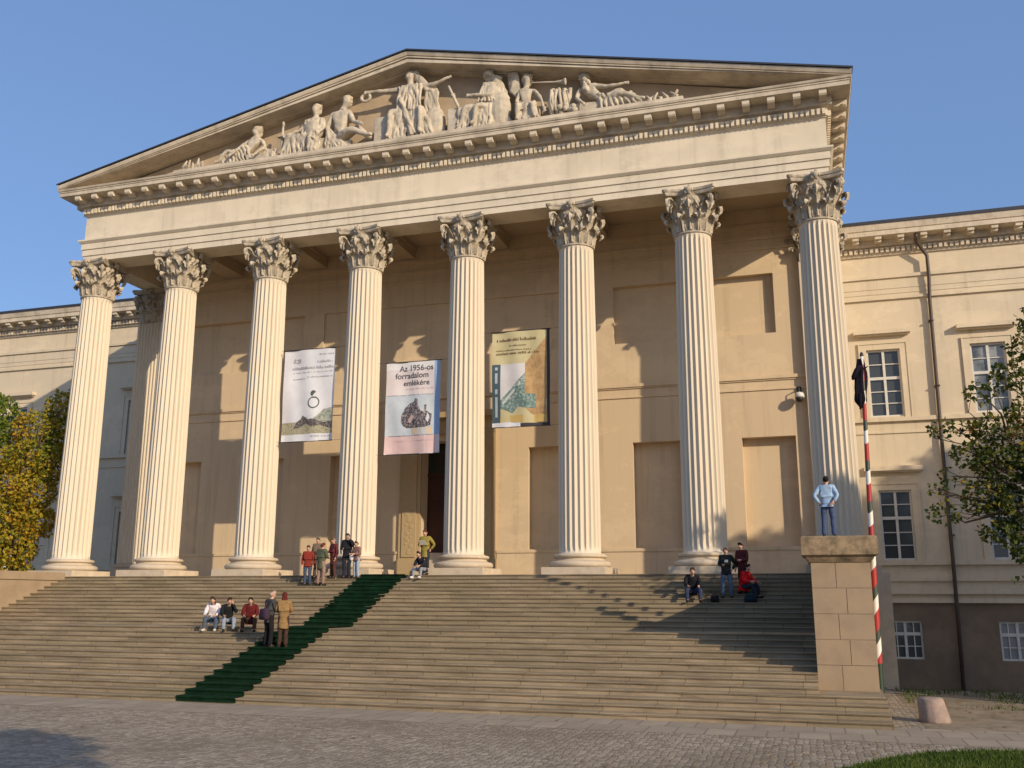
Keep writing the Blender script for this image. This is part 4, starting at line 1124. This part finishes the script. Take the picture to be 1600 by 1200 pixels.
# ------------------------------------------------------------------ banners
def banner(x0, x1, z0, z1, y, label, seed, art):
    t = empty('hanging_banner', ((x0 + x1) / 2, y, z0)); tag(t, label, 'banner', 'exhibition banners between the columns')
    W, Hh = x1 - x0, z1 - z0; rb = random.Random(seed); ph = rb.random() * 6
    def pt(u, v, lay=0):
        b = .05 * sin(u * 7 + ph) * (.4 + .6 * (1 - v)) + .03 * sin(u * 15 + v * 4 + ph) * (1 - v * .4) + .02 * sin(v * 9 + u * 3)
        return ((u - .5) * W, b - lay * .005, v * Hh)
    def sheet(u0, u1, v0, v1, mat, name, lay, par, n=20, m=22):
        mb = MB(); vs = [pt(u0 + (u1 - u0) * i / n, v0 + (v1 - v0) * j / m, lay) for j in range(m + 1) for i in range(n + 1)]
        fs = [(j * (n + 1) + i, j * (n + 1) + i + 1, (j + 1) * (n + 1) + i + 1, (j + 1) * (n + 1) + i) for j in range(m) for i in range(n)]
        mb.add(vs, fs); o = mb.build(name, mat, par, True); return o
    def poly(P, mat, name, lay, par):
        """flat printed shape subdivided so that it follows the cloth"""
        bm = bmesh.new(); vs = [bm.verts.new((u, v, 0)) for u, v in P]; bm.faces.new(vs)
        bmesh.ops.triangulate(bm, faces=bm.faces)
        bmesh.ops.subdivide_edges(bm, edges=bm.edges, cuts=3, use_grid_fill=True)
        for v in bm.verts: v.co = pt(v.co.x, v.co.y, lay)
        me = bpy.data.meshes.new(name); bm.to_mesh(me); bm.free(); me.materials.append(mat)
        o = bpy.data.objects.new(name, me); col.objects.link(o); o.parent = par; return o
    def text(s, u, v, size, mat, par, lay=2, rot=0, align='CENTER', name='lettering'):
        cu = bpy.data.curves.new('t', 'FONT'); cu.body = s; cu.size = 1; cu.align_x = align; cu.offset = .012
        o = bpy.data.objects.new('t', cu); col.objects.link(o)
        dg = bpy.context.evaluated_depsgraph_get(); me = bpy.data.meshes.new_from_object(o.evaluated_get(dg)); bpy.data.objects.remove(o)
        for vv in me.vertices:
            x, yy = vv.co.x * size / W, vv.co.y * size / Hh
            if rot: x, yy = -vv.co.y * size / W, vv.co.x * size / Hh
            vv.co = pt(u + x, v + yy, lay)
        me.materials.clear(); me.materials.append(mat); me.name = name
        o = bpy.data.objects.new(name, me); col.objects.link(o); o.parent = par; return o
    def dashes(u0, u1, v, hgt, mat, par, seed=1, lay=2):
        """a line of print too small to read"""
        r2 = random.Random(seed); mb = MB(); u = u0
        while u < u1:
            w = r2.uniform(.010, .026); hh = hgt * r2.choice((1, 1, .75, 1.3))
            mb.quad(pt(u, v, lay), pt(min(u + w * .75, u1), v, lay), pt(min(u + w * .75, u1), v + hh, lay), pt(u, v + hh, lay)); u += w + (.022 if r2.random() < .18 else .004)
        return mb.build('lettering', mat, par)
    art(t, sheet, poly, text, dashes)
    for hz, rr in ((Hh + .02, .025), (0, .018)):
        mb = MB(); mb.tube([(-W / 2 - .04, 0, hz), (W / 2 + .04, 0, hz)], rr, 8); mb.build('rod', M['iron'], t)
    c = (x0 + x1) / 2; i0 = math.floor(c / S); ca, cb = i0 * S + .74 - c, (i0 + 1) * S - .74 - c
    for z in (Hh + .02, .0):
        for a, b in (((ca, .0, z + .02), (-W / 2 - .03, 0, z)), ((W / 2 + .03, 0, z), (cb, 0, z + .02))):
            mb = MB(); mb.tube([a, b], .006, 5); mb.build('cord', M['iron'], t)
    return t
def flat(name, c, var=.06): return plain(name, c, .8, .15, 0, var, 3)
def blotch(name, stops, scale):
    m, nt, b, out = new_mat(name); n = noise_node(nt, scale, obj_vec(nt), 6, .7)
    nt.links.new(ramp(nt, n.outputs[0], stops), b.inputs['Base Color']); b.inputs['Roughness'].default_value = .8; return m
INK = flat('print_black', (.09, .08, .09)); GREY = flat('print_grey', (.36, .35, .36))
BW = blotch('banner_white', [(.3, (.60, .59, .60)), (.7, (.74, .73, .73))], .8)
def art1(t, sheet, poly, text, dashes):
    b = sheet(0, 1, 0, 1, BW, 'sheet', 0, t)
    sheet(0, 1, .08, .21, blotch('print_hoard', [(.3, (.05, .04, .03)), (.42, (.24, .2, .1)), (.55, (.45, .42, .3)), (.66, (.16, .18, .08))], 16), 'picture', 1, b, 16, 6)
    poly([(.55, .20), (.70, .27), (.82, .34), (1, .36), (1, .20)], blotch('print_foliage', [(.35, (.12, .14, .12)), (.55, (.42, .44, .34)), (.7, (.25, .24, .3))], 6), 'picture', 1.2, b)
    poly([(.24, .14), (.30, .21), (.38, .24), (.42, .28), (.50, .25), (.62, .25), (.74, .21), (.86, .22), (.99, .20), (.98, .13), (.74, .17), (.62, .15), (.5, .19), (.36, .15)], blotch('print_dark', [(.4, (.045, .04, .04)), (.55, (.16, .13, .12)), (.68, (.4, .38, .36))], 11), 'picture', 1.6, b)
    poly([(.50, .27), (.62, .28), (.66, .24), (.52, .235)], flat('print_pale', (.62, .62, .62)), 'picture', 2, b)
    mb_pts = []
    import math as _m
    def ring(cu, cv, ru, rv, w, a0, a1, n=20):
        P = [(cu + (ru + w) * cos(a0 + (a1 - a0) * i / n), cv + (rv + w * .6) * sin(a0 + (a1 - a0) * i / n)) for i in range(n + 1)]
        return P + [(cu + ru * cos(a1 - (a1 - a0) * i / n), cv + rv * sin(a1 - (a1 - a0) * i / n)) for i in range(n + 1)]
    DK = flat('print_ring', (.10, .11, .10))
    poly(ring(.63, .415, .085, .052, .02, .01, pi), DK, 'ornament', 2, b); poly(ring(.63, .415, .085, .052, .02, pi, 2 * pi - .01), DK, 'ornament', 2.2, b)
    poly(ring(.615, .515, .032, .022, .018, .3, pi * 1.45), DK, 'ornament', 2, b)
    poly([(.60, .475), (.66, .48), (.66, .465), (.60, .462)], DK, 'ornament', 2.4, b)
    for P in ([(.17, .865), (.19, .90), (.22, .915), (.225, .89), (.20, .875), (.24, .87), (.24, .86)], [(.23, .89), (.28, .905), (.33, .90), (.33, .865), (.29, .855), (.24, .86), (.30, .88)]):
        poly(P, GREY, 'emblem', 2, b)
    dashes(.70, .98, .935, .012, GREY, b, 1); dashes(.66, .96, .85, .022, GREY, b, 2); dashes(.16, .98, .785, .024, GREY, b, 3)
    dashes(.18, .97, .745, .010, GREY, b, 4); dashes(.18, .45, .675, .012, GREY, b, 5); dashes(.48, .97, .69, .012, GREY, b, 6)
    dashes(.6, .96, .045, .014, GREY, b, 7)
def art2(t, sheet, poly, text, dashes):
    b = sheet(0, 1, 0, 1, blotch('banner_rose', [(.3, (.62, .52, .50)), (.6, (.68, .62, .60))], .9), 'sheet', 0, t)
    sheet(0, .90, .20, .64, blotch('print_blue_grey', [(.3, (.40, .45, .50)), (.6, (.52, .56, .58)), (.75, (.44, .43, .50))], 1.6), 'picture', 1, b)
    sheet(.90, 1, .2, 1, flat('print_blue', (.28, .40, .58)), 'border', 1, b, 4, 20)
    sheet(0, .90, .92, 1, flat('print_whitish', (.70, .68, .66)), 'border', 1, b, 10, 4)
    PK = flat('print_pink', (.60, .38, .37)); sheet(0, .93, .01, .195, blotch('print_pink_band', [(.3, (.58, .40, .38)), (.7, (.66, .49, .46))], 2), 'border', 1, b, 12, 6)
    dashes(.06, .9, .195, .006, INK, b, 3); dashes(.12, .9, .135, .012, PK, b, 8); poly([(.05, .10), (.09, .10), (.27, .02), (.22, .02)], PK, 'picture', 1.5, b)
    text('Az 1956-os', .56, .905, .33, INK, b); text('forradalom', .48, .825, .33, INK, b); text('emlékére', .56, .745, .31, INK, b)
    dashes(.36, .88, .70, .012, PK, b, 4); dashes(.02, .88, .637, .006, INK, b, 5)
    DK = blotch('print_figure', [(.38, (.025, .025, .03)), (.5, (.09, .08, .09)), (.62, (.38, .32, .31))], 11)
    poly([(.30, .34), (.30, .42), (.36, .50), (.45, .55), (.52, .56), (.55, .60), (.60, .59), (.60, .53), (.66, .46), (.72, .45), (.72, .52), (.76, .53), (.76, .46), (.86, .42), (.84, .30), (.74, .28), (.58, .28), (.40, .28), (.34, .30)], DK, 'picture', 2, b)
    poly([(.42, .36), (.48, .43), (.54, .40), (.46, .33)], flat('print_face', (.5, .36, .33)), 'picture', 2.4, b); poly([(.76, .36), (.78, .44), (.82, .40), (.80, .33)], flat('print_pale_grey', (.56, .57, .6)), 'picture', 2.4, b)
    poly([(.48, .275), (.86, .285), (.88, .21), (.5, .21)], flat('print_sand', (.56, .45, .33)), 'picture', 1.5, b)
def art3(t, sheet, poly, text, dashes):
    b = sheet(0, 1, 0, 1, blotch('banner_yellow', [(.3, (.48, .40, .20)), (.7, (.56, .50, .29))], 1.2), 'sheet', 0, t)
    DB = flat('print_navy', (.05, .065, .08)); sheet(.95, 1, 0, 1, flat('print_dark_border', (.06, .05, .055)), 'border', 1, b, 3, 20); sheet(.5, .95, 0, .035, flat('print_dark_edge', (.06, .05, .055)), 'border', 1, b, 8, 2)
    sheet(0, .5, 0, .05, BW, 'border', 1, b, 8, 2)
    sheet(0, .15, .05, .66, flat('print_teal_spine', (.07, .11, .13)), 'border', 1, b, 4, 14)
    for v0, v1 in ((.60, .63), (.46, .57), (.35, .40), (.11, .32)): sheet(.055, .10, v0, v1, flat('print_spine_text', (.42, .47, .48)), 'print_line', 2, b, 2, 6)
    sheet(.15, .58, .20, .66, blotch('print_sky', [(.3, (.54, .50, .46)), (.7, (.62, .60, .60))], 1.5), 'picture', 1, b)
    poly([(.58, .66), (.95, .93), (.95, .12), (.70, .12), (.58, .20)], blotch('print_brown', [(.3, (.28, .17, .07)), (.55, (.45, .28, .12)), (.75, (.52, .4, .2))], 3), 'picture', 1.2, b)
    GRN = blotch('print_green', [(.35, (.05, .11, .10)), (.5, (.15, .23, .2)), (.65, (.42, .45, .40))], 9)
    poly([(.15, .28), (.34, .40), (.58, .56), (.58, .34), (.76, .33), (.76, .18), (.60, .19), (.46, .21), (.36, .14), (.28, .17), (.15, .20)], GRN, 'picture', 2, b)
    poly([(.18, .26), (.58, .52), (.58, .49), (.20, .23)], flat('print_girder', (.50, .52, .46)), 'picture', 2.4, b); poly([(.15, .12), (.95, .12), (.95, .04), (.15, .05)], flat('print_ochre', (.52, .36, .13)), 'picture', 1.4, b)
    BR = flat('print_brown_ink', (.17, .11, .05)); dashes(.08, .78, .90, .026, BR, b, 2); dashes(.07, .70, .80, .010, BR, b, 3); dashes(.07, .82, .76, .020, BR, b, 5); dashes(.3, .6, .845, .012, BR, b, 6)
banner(10.12, 12.52, 5.53, 9.48, 0, 'tall white banner printed with a dark ring above a heap of treasure', 1, art1)
banner(14.92, 17.30, 4.80, 8.60, 0, 'pink and white banner with bold black lettering and a blue grey picture', 2, art2)
banner(19.50, 21.88, 5.69, 9.55, 0, 'yellow and brown banner with a teal spine and green bridge picture', 3, art3)

# ------------------------------------------------------------------ pole, bollard, camera
t = empty('striped_flagpole', (32.59, -8.72, GZ)); tag(t, 'tall red and white striped flagpole beside the stone pier', 'flagpole')
mb = MB(); rings = []
for i in range(25):
    f = i / 24; r = .095 * (1 - .55 * f); z = 9.05 * f; x = .02 + .19 * f ** 1.2
    rings.append([(x + r * cos(2 * pi * j / 16), r * sin(2 * pi * j / 16), z) for j in range(16)])
mb.loft(rings); mb.build('pole', M['pole'], t, True)
mb = MB(); mb.lathe([(.2, 0), (.2, .05), (.13, .08), (.12, .16), (.10, .18)], seg=16); mb.build('pole_base', M['iron'], t)
mb = MB(); mb.ell((.21, 0, 9.08), (.05, .05, .09), 8, 7); mb.build('finial', M['iron'], t, True)
# black mourning flag hanging in folds
F = empty('mourning_flag', (32.78, -8.72, 4.10)); F.scale = (.85, .85, .76); tag(F, 'black mourning flag hanging limp and knotted at the top of the striped pole', 'flag')
mb = MB(); rings = []
for i in range(30):
    f = i / 29; z = 1.75 * f
    w = .045 + .115 * max(0, min(1, (f - .0) / .15)) * (1 - max(0, (f - .72) / .28) * .72)
    w2 = w * .55; ring = []
    cx = -.05 - .03 * sin(f * 5) - .03 * (1 - f)
    for j in range(20):
        a = 2 * pi * j / 20; k = 1 + .28 * sin(a * 5 + f * 3) + .1 * sin(a * 3 - f * 9)
        ring.append((cx + w * k * cos(a), w2 * k * sin(a), z))
    rings.append(ring)
mb.loft(rings)
mb.tube([(-.06, -.04, 1.5), (-.16, -.07, 1.32), (-.27, -.06, 1.10), (-.30, -.05, 1.0)], [.07, .09, .07, .03], 8)
mb.tube([(-.1, -.06, .5), (-.13, -.07, .2), (-.14, -.06, -.06)], [.06, .05, .03], 8)
mb.tube([(.0, -.03, 1.36), (.08, -.05, 1.38), (.17, -.05, 1.46)], [.04, .025, .015], 6)
mb.build('cloth', M['blackflag'], F, True)

t = MB(); rings = []
for i, (r, z) in enumerate(((.33, 0), (.335, .03), (.325, .10), (.305, .25), (.285, .42), (.275, .50), (.25, .53), (.12, .54))):
    rings.append([(r * cos(2 * pi * j / 26) * (1 + .03 * sin(j * 1.7 + i)) - z * .12, r * sin(2 * pi * j / 26) * (1 + .03 * sin(j * 2.3)), z) for j in range(26)])
t.loft(rings)
o = t.build('stone_bollard', M['bollard'], None, True, (33.62, -10.55, GZ)); tag(o, 'squat weathered pinkish stone bollard on the paving beside the stairs', 'bollard')

t = empty('security_camera', (31.16, YW - .35, 7.0)); tag(t, 'small dome security camera on a bracket beside the right pilaster', 'camera')
mb = MB(); mb.tube([(.0, .0, .22), (0, .0, .42), (0, .33, .42)], .025, 8); mb.box(-.09, .09, .27, .33, .32, .52); mb.build('bracket', M['iron'], t)
mb = MB(); mb.lathe([(.03, .24), (.15, .2), (.19, .1), (.19, .0)], seg=20); mb.build('housing', M['white'], t, True)
mb = MB(); mb.lathe([(.165, .0), (.15, -.08), (.10, -.15), (.03, -.175)], seg=20); mb.build('dome', M['iron'], t, True)

# ------------------------------------------------------------------ trees
def leaves(mb, c, r, n, size, rnd, droop=.3):
    for i in range(n):
        while True:
            p = Vector((rnd.uniform(-1, 1), rnd.uniform(-1, 1), rnd.uniform(-1, 1)))
            if .05 < p.length < 1: break
        p = p * (p.length ** -.45)
        q = Vector((c[0] + p.x * r[0], c[1] + p.y * r[1], c[2] + p.z * r[2]))
        s = size * rnd.uniform(.6, 1.25)
        d = Vector((rnd.gauss(0, 1), rnd.gauss(0, 1), rnd.gauss(-droop, 1))).normalized(); a = d.cross(Vector((rnd.gauss(0, 1), rnd.gauss(0, 1), rnd.gauss(0, 1)))).normalized(); up = d.cross(a) * .15
        mb.add([q, q + d * s * .45 + a * s * .36 + up * s, q + d * s, q + d * s * .5 - a * s * .36 + up * s], [(0, 1, 2, 3)])
def branch_path(a, b, rnd, n=6, w=.12):
    a, b = Vector(a), Vector(b); L = (b - a).length
    return [a.lerp(b, i / n) + (Vector((rnd.gauss(0, 1), rnd.gauss(0, 1), rnd.gauss(0, .6))) * L * w * .35 * sin(pi * i / n)) for i in range(n + 1)]
def tree(label, base, fork, clumps, mat, leaf, trunk_r=.18, seed=1, group=None, density=1.0):
    rnd = random.Random(seed); t = empty('tree', base); b = Vector(base)
    tag(t, label, 'tree', group)
    mb = MB(); f = Vector(fork)
    p = branch_path(b, f, rnd, 6, .1); mb.tube([q - b for q in p], [trunk_r * (1.15 - .5 * i / 6) for i in range(7)], 9)
    for (c, r, n) in clumps:
        p = branch_path(f, c, rnd, 6, .25); mb.tube([q - b for q in p], [max(.012, trunk_r * .45 * (1 - .85 * i / 6)) for i in range(7)], 6)
        for k in range(4):
            e_ = Vector(c) + Vector((rnd.uniform(-1, 1) * r[0], rnd.uniform(-1, 1) * r[1], rnd.uniform(-1, 1) * r[2])) * .8
            p2_ = branch_path(p[4], e_, rnd, 4, .3); mb.tube([q - b for q in p2_], [max(.008, trunk_r * .12 * (1 - .7 * i / 4)) for i in range(5)], 5)
    mb.build('trunk', M['bark'], t, True)
    mb = MB()
    for (c, r, n) in clumps: leaves(mb, tuple(Vector(c) - b), r, int(n * density), leaf, rnd)
    mb.build('crown', mat, t)
    return t
def crown(cx, cy, cz, rx, ry, rz, n, rnd, cr=(.8, 1.3), per=300):
    out = []
    for i in range(n):
        u = rnd.uniform(-1, 1); a = rnd.uniform(0, 2 * pi); q = rnd.uniform(.35, 1) ** .5; s = math.sqrt(1 - u * u)
        r = rnd.uniform(*cr)
        out.append(((cx + rx * q * s * cos(a), cy + ry * q * s * sin(a), cz + rz * q * u), (r, r, r * .75), per))
    return out
rt = random.Random(21)
# left-hand autumn trees in front of the left wing
cl_ = [((-3.4, 2.2, 8.2), (.8, .8, .8), 380), ((-2.7, 2.4, 8.9), (.5, .5, .35), 90), ((-4.3, 1.6, 7.1), (1.1, 1, .9), 620), ((-2.9, 1.8, 6.8), (.9, .9, .8), 520), ((-3.9, 1.0, 5.6), (1.2, 1.1, .9), 720), ((-2.7, 1.2, 5.3), (.8, .9, .9), 520), ((-5.2, 1.2, 4.6), (1.2, 1.2, 1), 650),
       ((-3.4, .9, 4.0), (1.2, 1, .9), 720), ((-4.6, .8, 2.8), (1.3, 1, .9), 720), ((-3.2, 1.1, 2.6), (1.0, .9, .8), 600), ((-4.0, .8, 1.3), (1.2, 1, .8), 650), ((-5.6, .8, 1.2), (1.2, 1, .9), 550), ((-5.8, 1.3, 3.2), (1.2, 1, 1), 500), ((-4.0, 1.0, .1), (1.1, 1, .7), 420), ((-5.6, 1.0, -.4), (1.0, 1, .7), 350), ((-6.2, 1.8, 6), (1.1, 1, 1), 450)]
tree('golden yellow autumn tree growing beside the left column', (-4.6, 1.6, GZ), (-4.4, 1.5, .6), cl_, M['leaf_gold'], .19, .22, 3, 'trees flanking the museum', 1.5)
cl_ = [((-7.6, 1.2, 8.6), (1.2, 1.1, .9), 600), ((-6.4, 1.4, 8.0), (1.0, 1, .8), 520), ((-6.2, .7, 6.9), (1.0, 1, .9), 600), ((-7.4, .6, 6.6), (1.3, 1.2, 1), 650), ((-8.8, .8, 7.4), (1.3, 1.2, 1), 500), ((-8.2, .6, 5), (1.3, 1.2, 1), 500), ((-7.0, .6, 4.9), (1.1, 1, .9), 400), ((-9.5, .8, 3.4), (1.3, 1.2, 1), 400)]
tree('greener leafy tree at the left edge behind the golden one', (-8.2, 1.2, GZ - .0), (-8.0, 1.1, 2.6), cl_, M['leaf_green'], .19, .2, 4, 'trees flanking the museum', 1.5)
# right-hand tree whose branches reach into view
cl_ = [((36.9, -8.2, 5.6), (.55, .5, .45), 120), ((36.4, -8, 4.9), (.5, .5, .4), 110), ((37.4, -8, 6.3), (.7, .6, .5), 150), ((35.7, -8, 4.5), (.45, .4, .3), 55),
       ((35.0, -8.1, 3.55), (.75, .4, .22), 70), ((36.0, -8, 3.5), (.7, .6, .4), 170), ((36.9, -8, 3.9), (.7, .6, .5), 190), ((35.35, -8, 2.85), (.55, .5, .35), 110), ((36.1, -7.8, 2.6), (.8, .7, .55), 330), ((37.1, -7.8, 2.7), (.9, .8, .7), 420),
       ((35.6, -7.9, 1.75), (.65, .6, .45), 210), ((36.4, -7.7, 1.5), (.8, .7, .6), 380), ((37.4, -7.7, 1.4), (.9, .8, .7), 420), ((35.9, -7.9, .85), (.6, .5, .35), 130), ((36.7, -7.8, .45), (.7, .6, .45), 220), ((37.6, -7.8, .2), (.8, .7, .5), 250),
       ((34.55, -8.1, 1.35), (.45, .35, .30), 45), ((34.8, -8, 2.3), (.35, .3, .3), 22), ((36.5, -7.9, -.35), (.5, .4, .18), 20), ((34.45, -8.0, 2.0), (.3, .3, .2), 10),
       ((38.6, -7.5, 4.4), (1.2, 1, .9), 420), ((39.2, -7.5, 2.4), (1.3, 1.1, 1), 480), ((39.6, -7.4, 6.2), (1.2, 1, .9), 350), ((40.8, -7.6, 4), (1.3, 1.2, 1.1), 420)]
tree('dark leafy branches of a tree reaching in from the right edge', (39.6, -7.4, GZ), (39.0, -7.5, .6), cl_, M['leaf_mid'], .145, .2, 6, 'trees flanking the museum', 1.75)
# trees of the garden outside the frame, which shade the right wing and the foreground
rt = random.Random(33)
proto = tree('tall garden tree right of the museum', (52.3, -14.5, GZ), (52.3, -14.5, 3.5), crown(52.3, -14.5, 7.2, 2.5, 2.5, 6.4, 34, rt, (1.0, 1.5), 300), M['leaf_dark'], .42, .26, 8, 'garden trees outside the frame')
for i, (x, y) in enumerate(((53.2, -10.6), (53.6, -6.6), (57.5, -4.0), (57.5, .4), (61.5, -2.5), (61, 2.5), (57, -8.5), (65, -.5))):
    c = copy_tree(proto); c.location = (x, y, GZ); c.rotation_euler = (0, 0, 1.3 * i + .7); c.scale = (1.1, 1.1, 1.12 if i > 1 else 1); c['label'] = 'tall garden tree right of the museum'
rt = random.Random(34)
tree('low garden tree behind the viewer', (36.6, -36, GZ), (36.6, -36, 2.4), crown(36.6, -36, 6.4, 3, 3, 2.6, 18, rt, (.8, 1.3), 200), M['leaf_dark'], .4, .2, 9)

# fallen leaves
rnd = random.Random(9); mb = MB()
def fallen(x, y, z, s):
    a = rnd.random() * 6.28; t1 = rnd.uniform(-.3, .3) * s
    mb.add([(x + s * cos(a), y + s * sin(a), z + .01 + t1), (x + .5 * s * cos(a + 1.57), y + .5 * s * sin(a + 1.57), z + .012), (x - s * cos(a), y - s * sin(a), z + .01 - t1 * .3 + .005), (x + .5 * s * cos(a - 1.57), y + .5 * s * sin(a - 1.57), z + .014)], [(0, 1, 2, 3)])
for i in range(900):
    x, y = rnd.uniform(33.3, 41), rnd.uniform(-11.5, -2.4); fallen(x, y, GZ + .012, rnd.uniform(.03, .07))
for i in range(420):
    x, y = rnd.uniform(8, 32), rnd.uniform(-22, -12.5)
    if noise.noise((x * .35, y * .5, 3)) > .12: fallen(x, y, GZ + .008, rnd.uniform(.03, .06))
for i in range(260):
    x, y = rnd.uniform(1.2, 31), rnd.uniform(-12.2, -1.6); fallen(x, y, tz(y) + .004, rnd.uniform(.025, .05))
for i in range(140):
    x, y = rnd.uniform(29, 34), rnd.uniform(-19, -14.6); fallen(x, y, GZ + .02, rnd.uniform(.03, .06))
tag(mb.build('fallen_leaves', M['leaf_fallen']), 'brown fallen leaves scattered over the paving and steps', 'fallen leaves', kind='stuff')

# ------------------------------------------------------------------ light, sky, camera
w = bpy.data.worlds.new('World'); scn.world = w; w.use_nodes = True
nt = w.node_tree; nt.nodes.clear()
sky = nt.nodes.new('ShaderNodeTexSky'); sky.sky_type = 'NISHITA'; sky.sun_disc = False
sky.sun_elevation = SUN_EL; sky.sun_rotation = pi - SUN_AZ
sky.air_density = 1.0; sky.dust_density = 2.0; sky.ozone_density = 4.0; sky.altitude = 0
bg = nt.nodes.new('ShaderNodeBackground'); bg.inputs[1].default_value = .15
ow = nt.nodes.new('ShaderNodeOutputWorld')
# a clear autumn sky is more even than the model's: mix it with its own mean blue
mxs = nt.nodes.new('ShaderNodeMix'); mxs.data_type = 'RGBA'; mxs.inputs[0].default_value = .55
mxs.inputs[7].default_value = (1.10, 1.86, 3.62, 1)
nt.links.new(sky.outputs[0], mxs.inputs[6]); nt.links.new(mxs.outputs[2], bg.inputs[0]); nt.links.new(bg.outputs[0], ow.inputs[0])
sl = bpy.data.lights.new('sun', 'SUN'); sl.energy = 3.5; sl.angle = R(.55); sl.color = (1.0, .83, .62)
so = bpy.data.objects.new('sun', sl); col.objects.link(so)
dirv = Vector((cos(SUN_EL) * sin(SUN_AZ), -cos(SUN_EL) * cos(SUN_AZ), sin(SUN_EL)))
so.rotation_euler = dirv.to_track_quat('Z', 'Y').to_euler(); so.location = dirv * 60

cam = bpy.data.cameras.new('camera'); co = bpy.data.objects.new('camera', cam); col.objects.link(co)
cam.sensor_width = 36; cam.lens = 36 * 1487.51 / 1600; cam.clip_end = 3000; cam.clip_start = .1
yaw, pitch, roll = R(-17.0734), R(12.6916), R(.1695)
f = Vector((sin(yaw) * cos(pitch), cos(yaw) * cos(pitch), sin(pitch))); r = Vector((cos(yaw), -sin(yaw), 0)); u = r.cross(f)
r2 = r * cos(roll) + u * sin(roll); u2 = -r * sin(roll) + u * cos(roll)
mw = Matrix(((r2.x, u2.x, -f.x, 31.1037), (r2.y, u2.y, -f.y, -35.0595), (r2.z, u2.z, -f.z, -.845), (0, 0, 0, 1)))
co.matrix_world = mw
scn.camera = co
scn.view_settings.view_transform = 'Standard'; scn.view_settings.look = 'None'
scn.view_settings.exposure = .27; scn.view_settings.gamma = 1
scn.cycles.max_bounces = 6; scn.cycles.diffuse_bounces = 4; scn.cycles.use_denoising = True
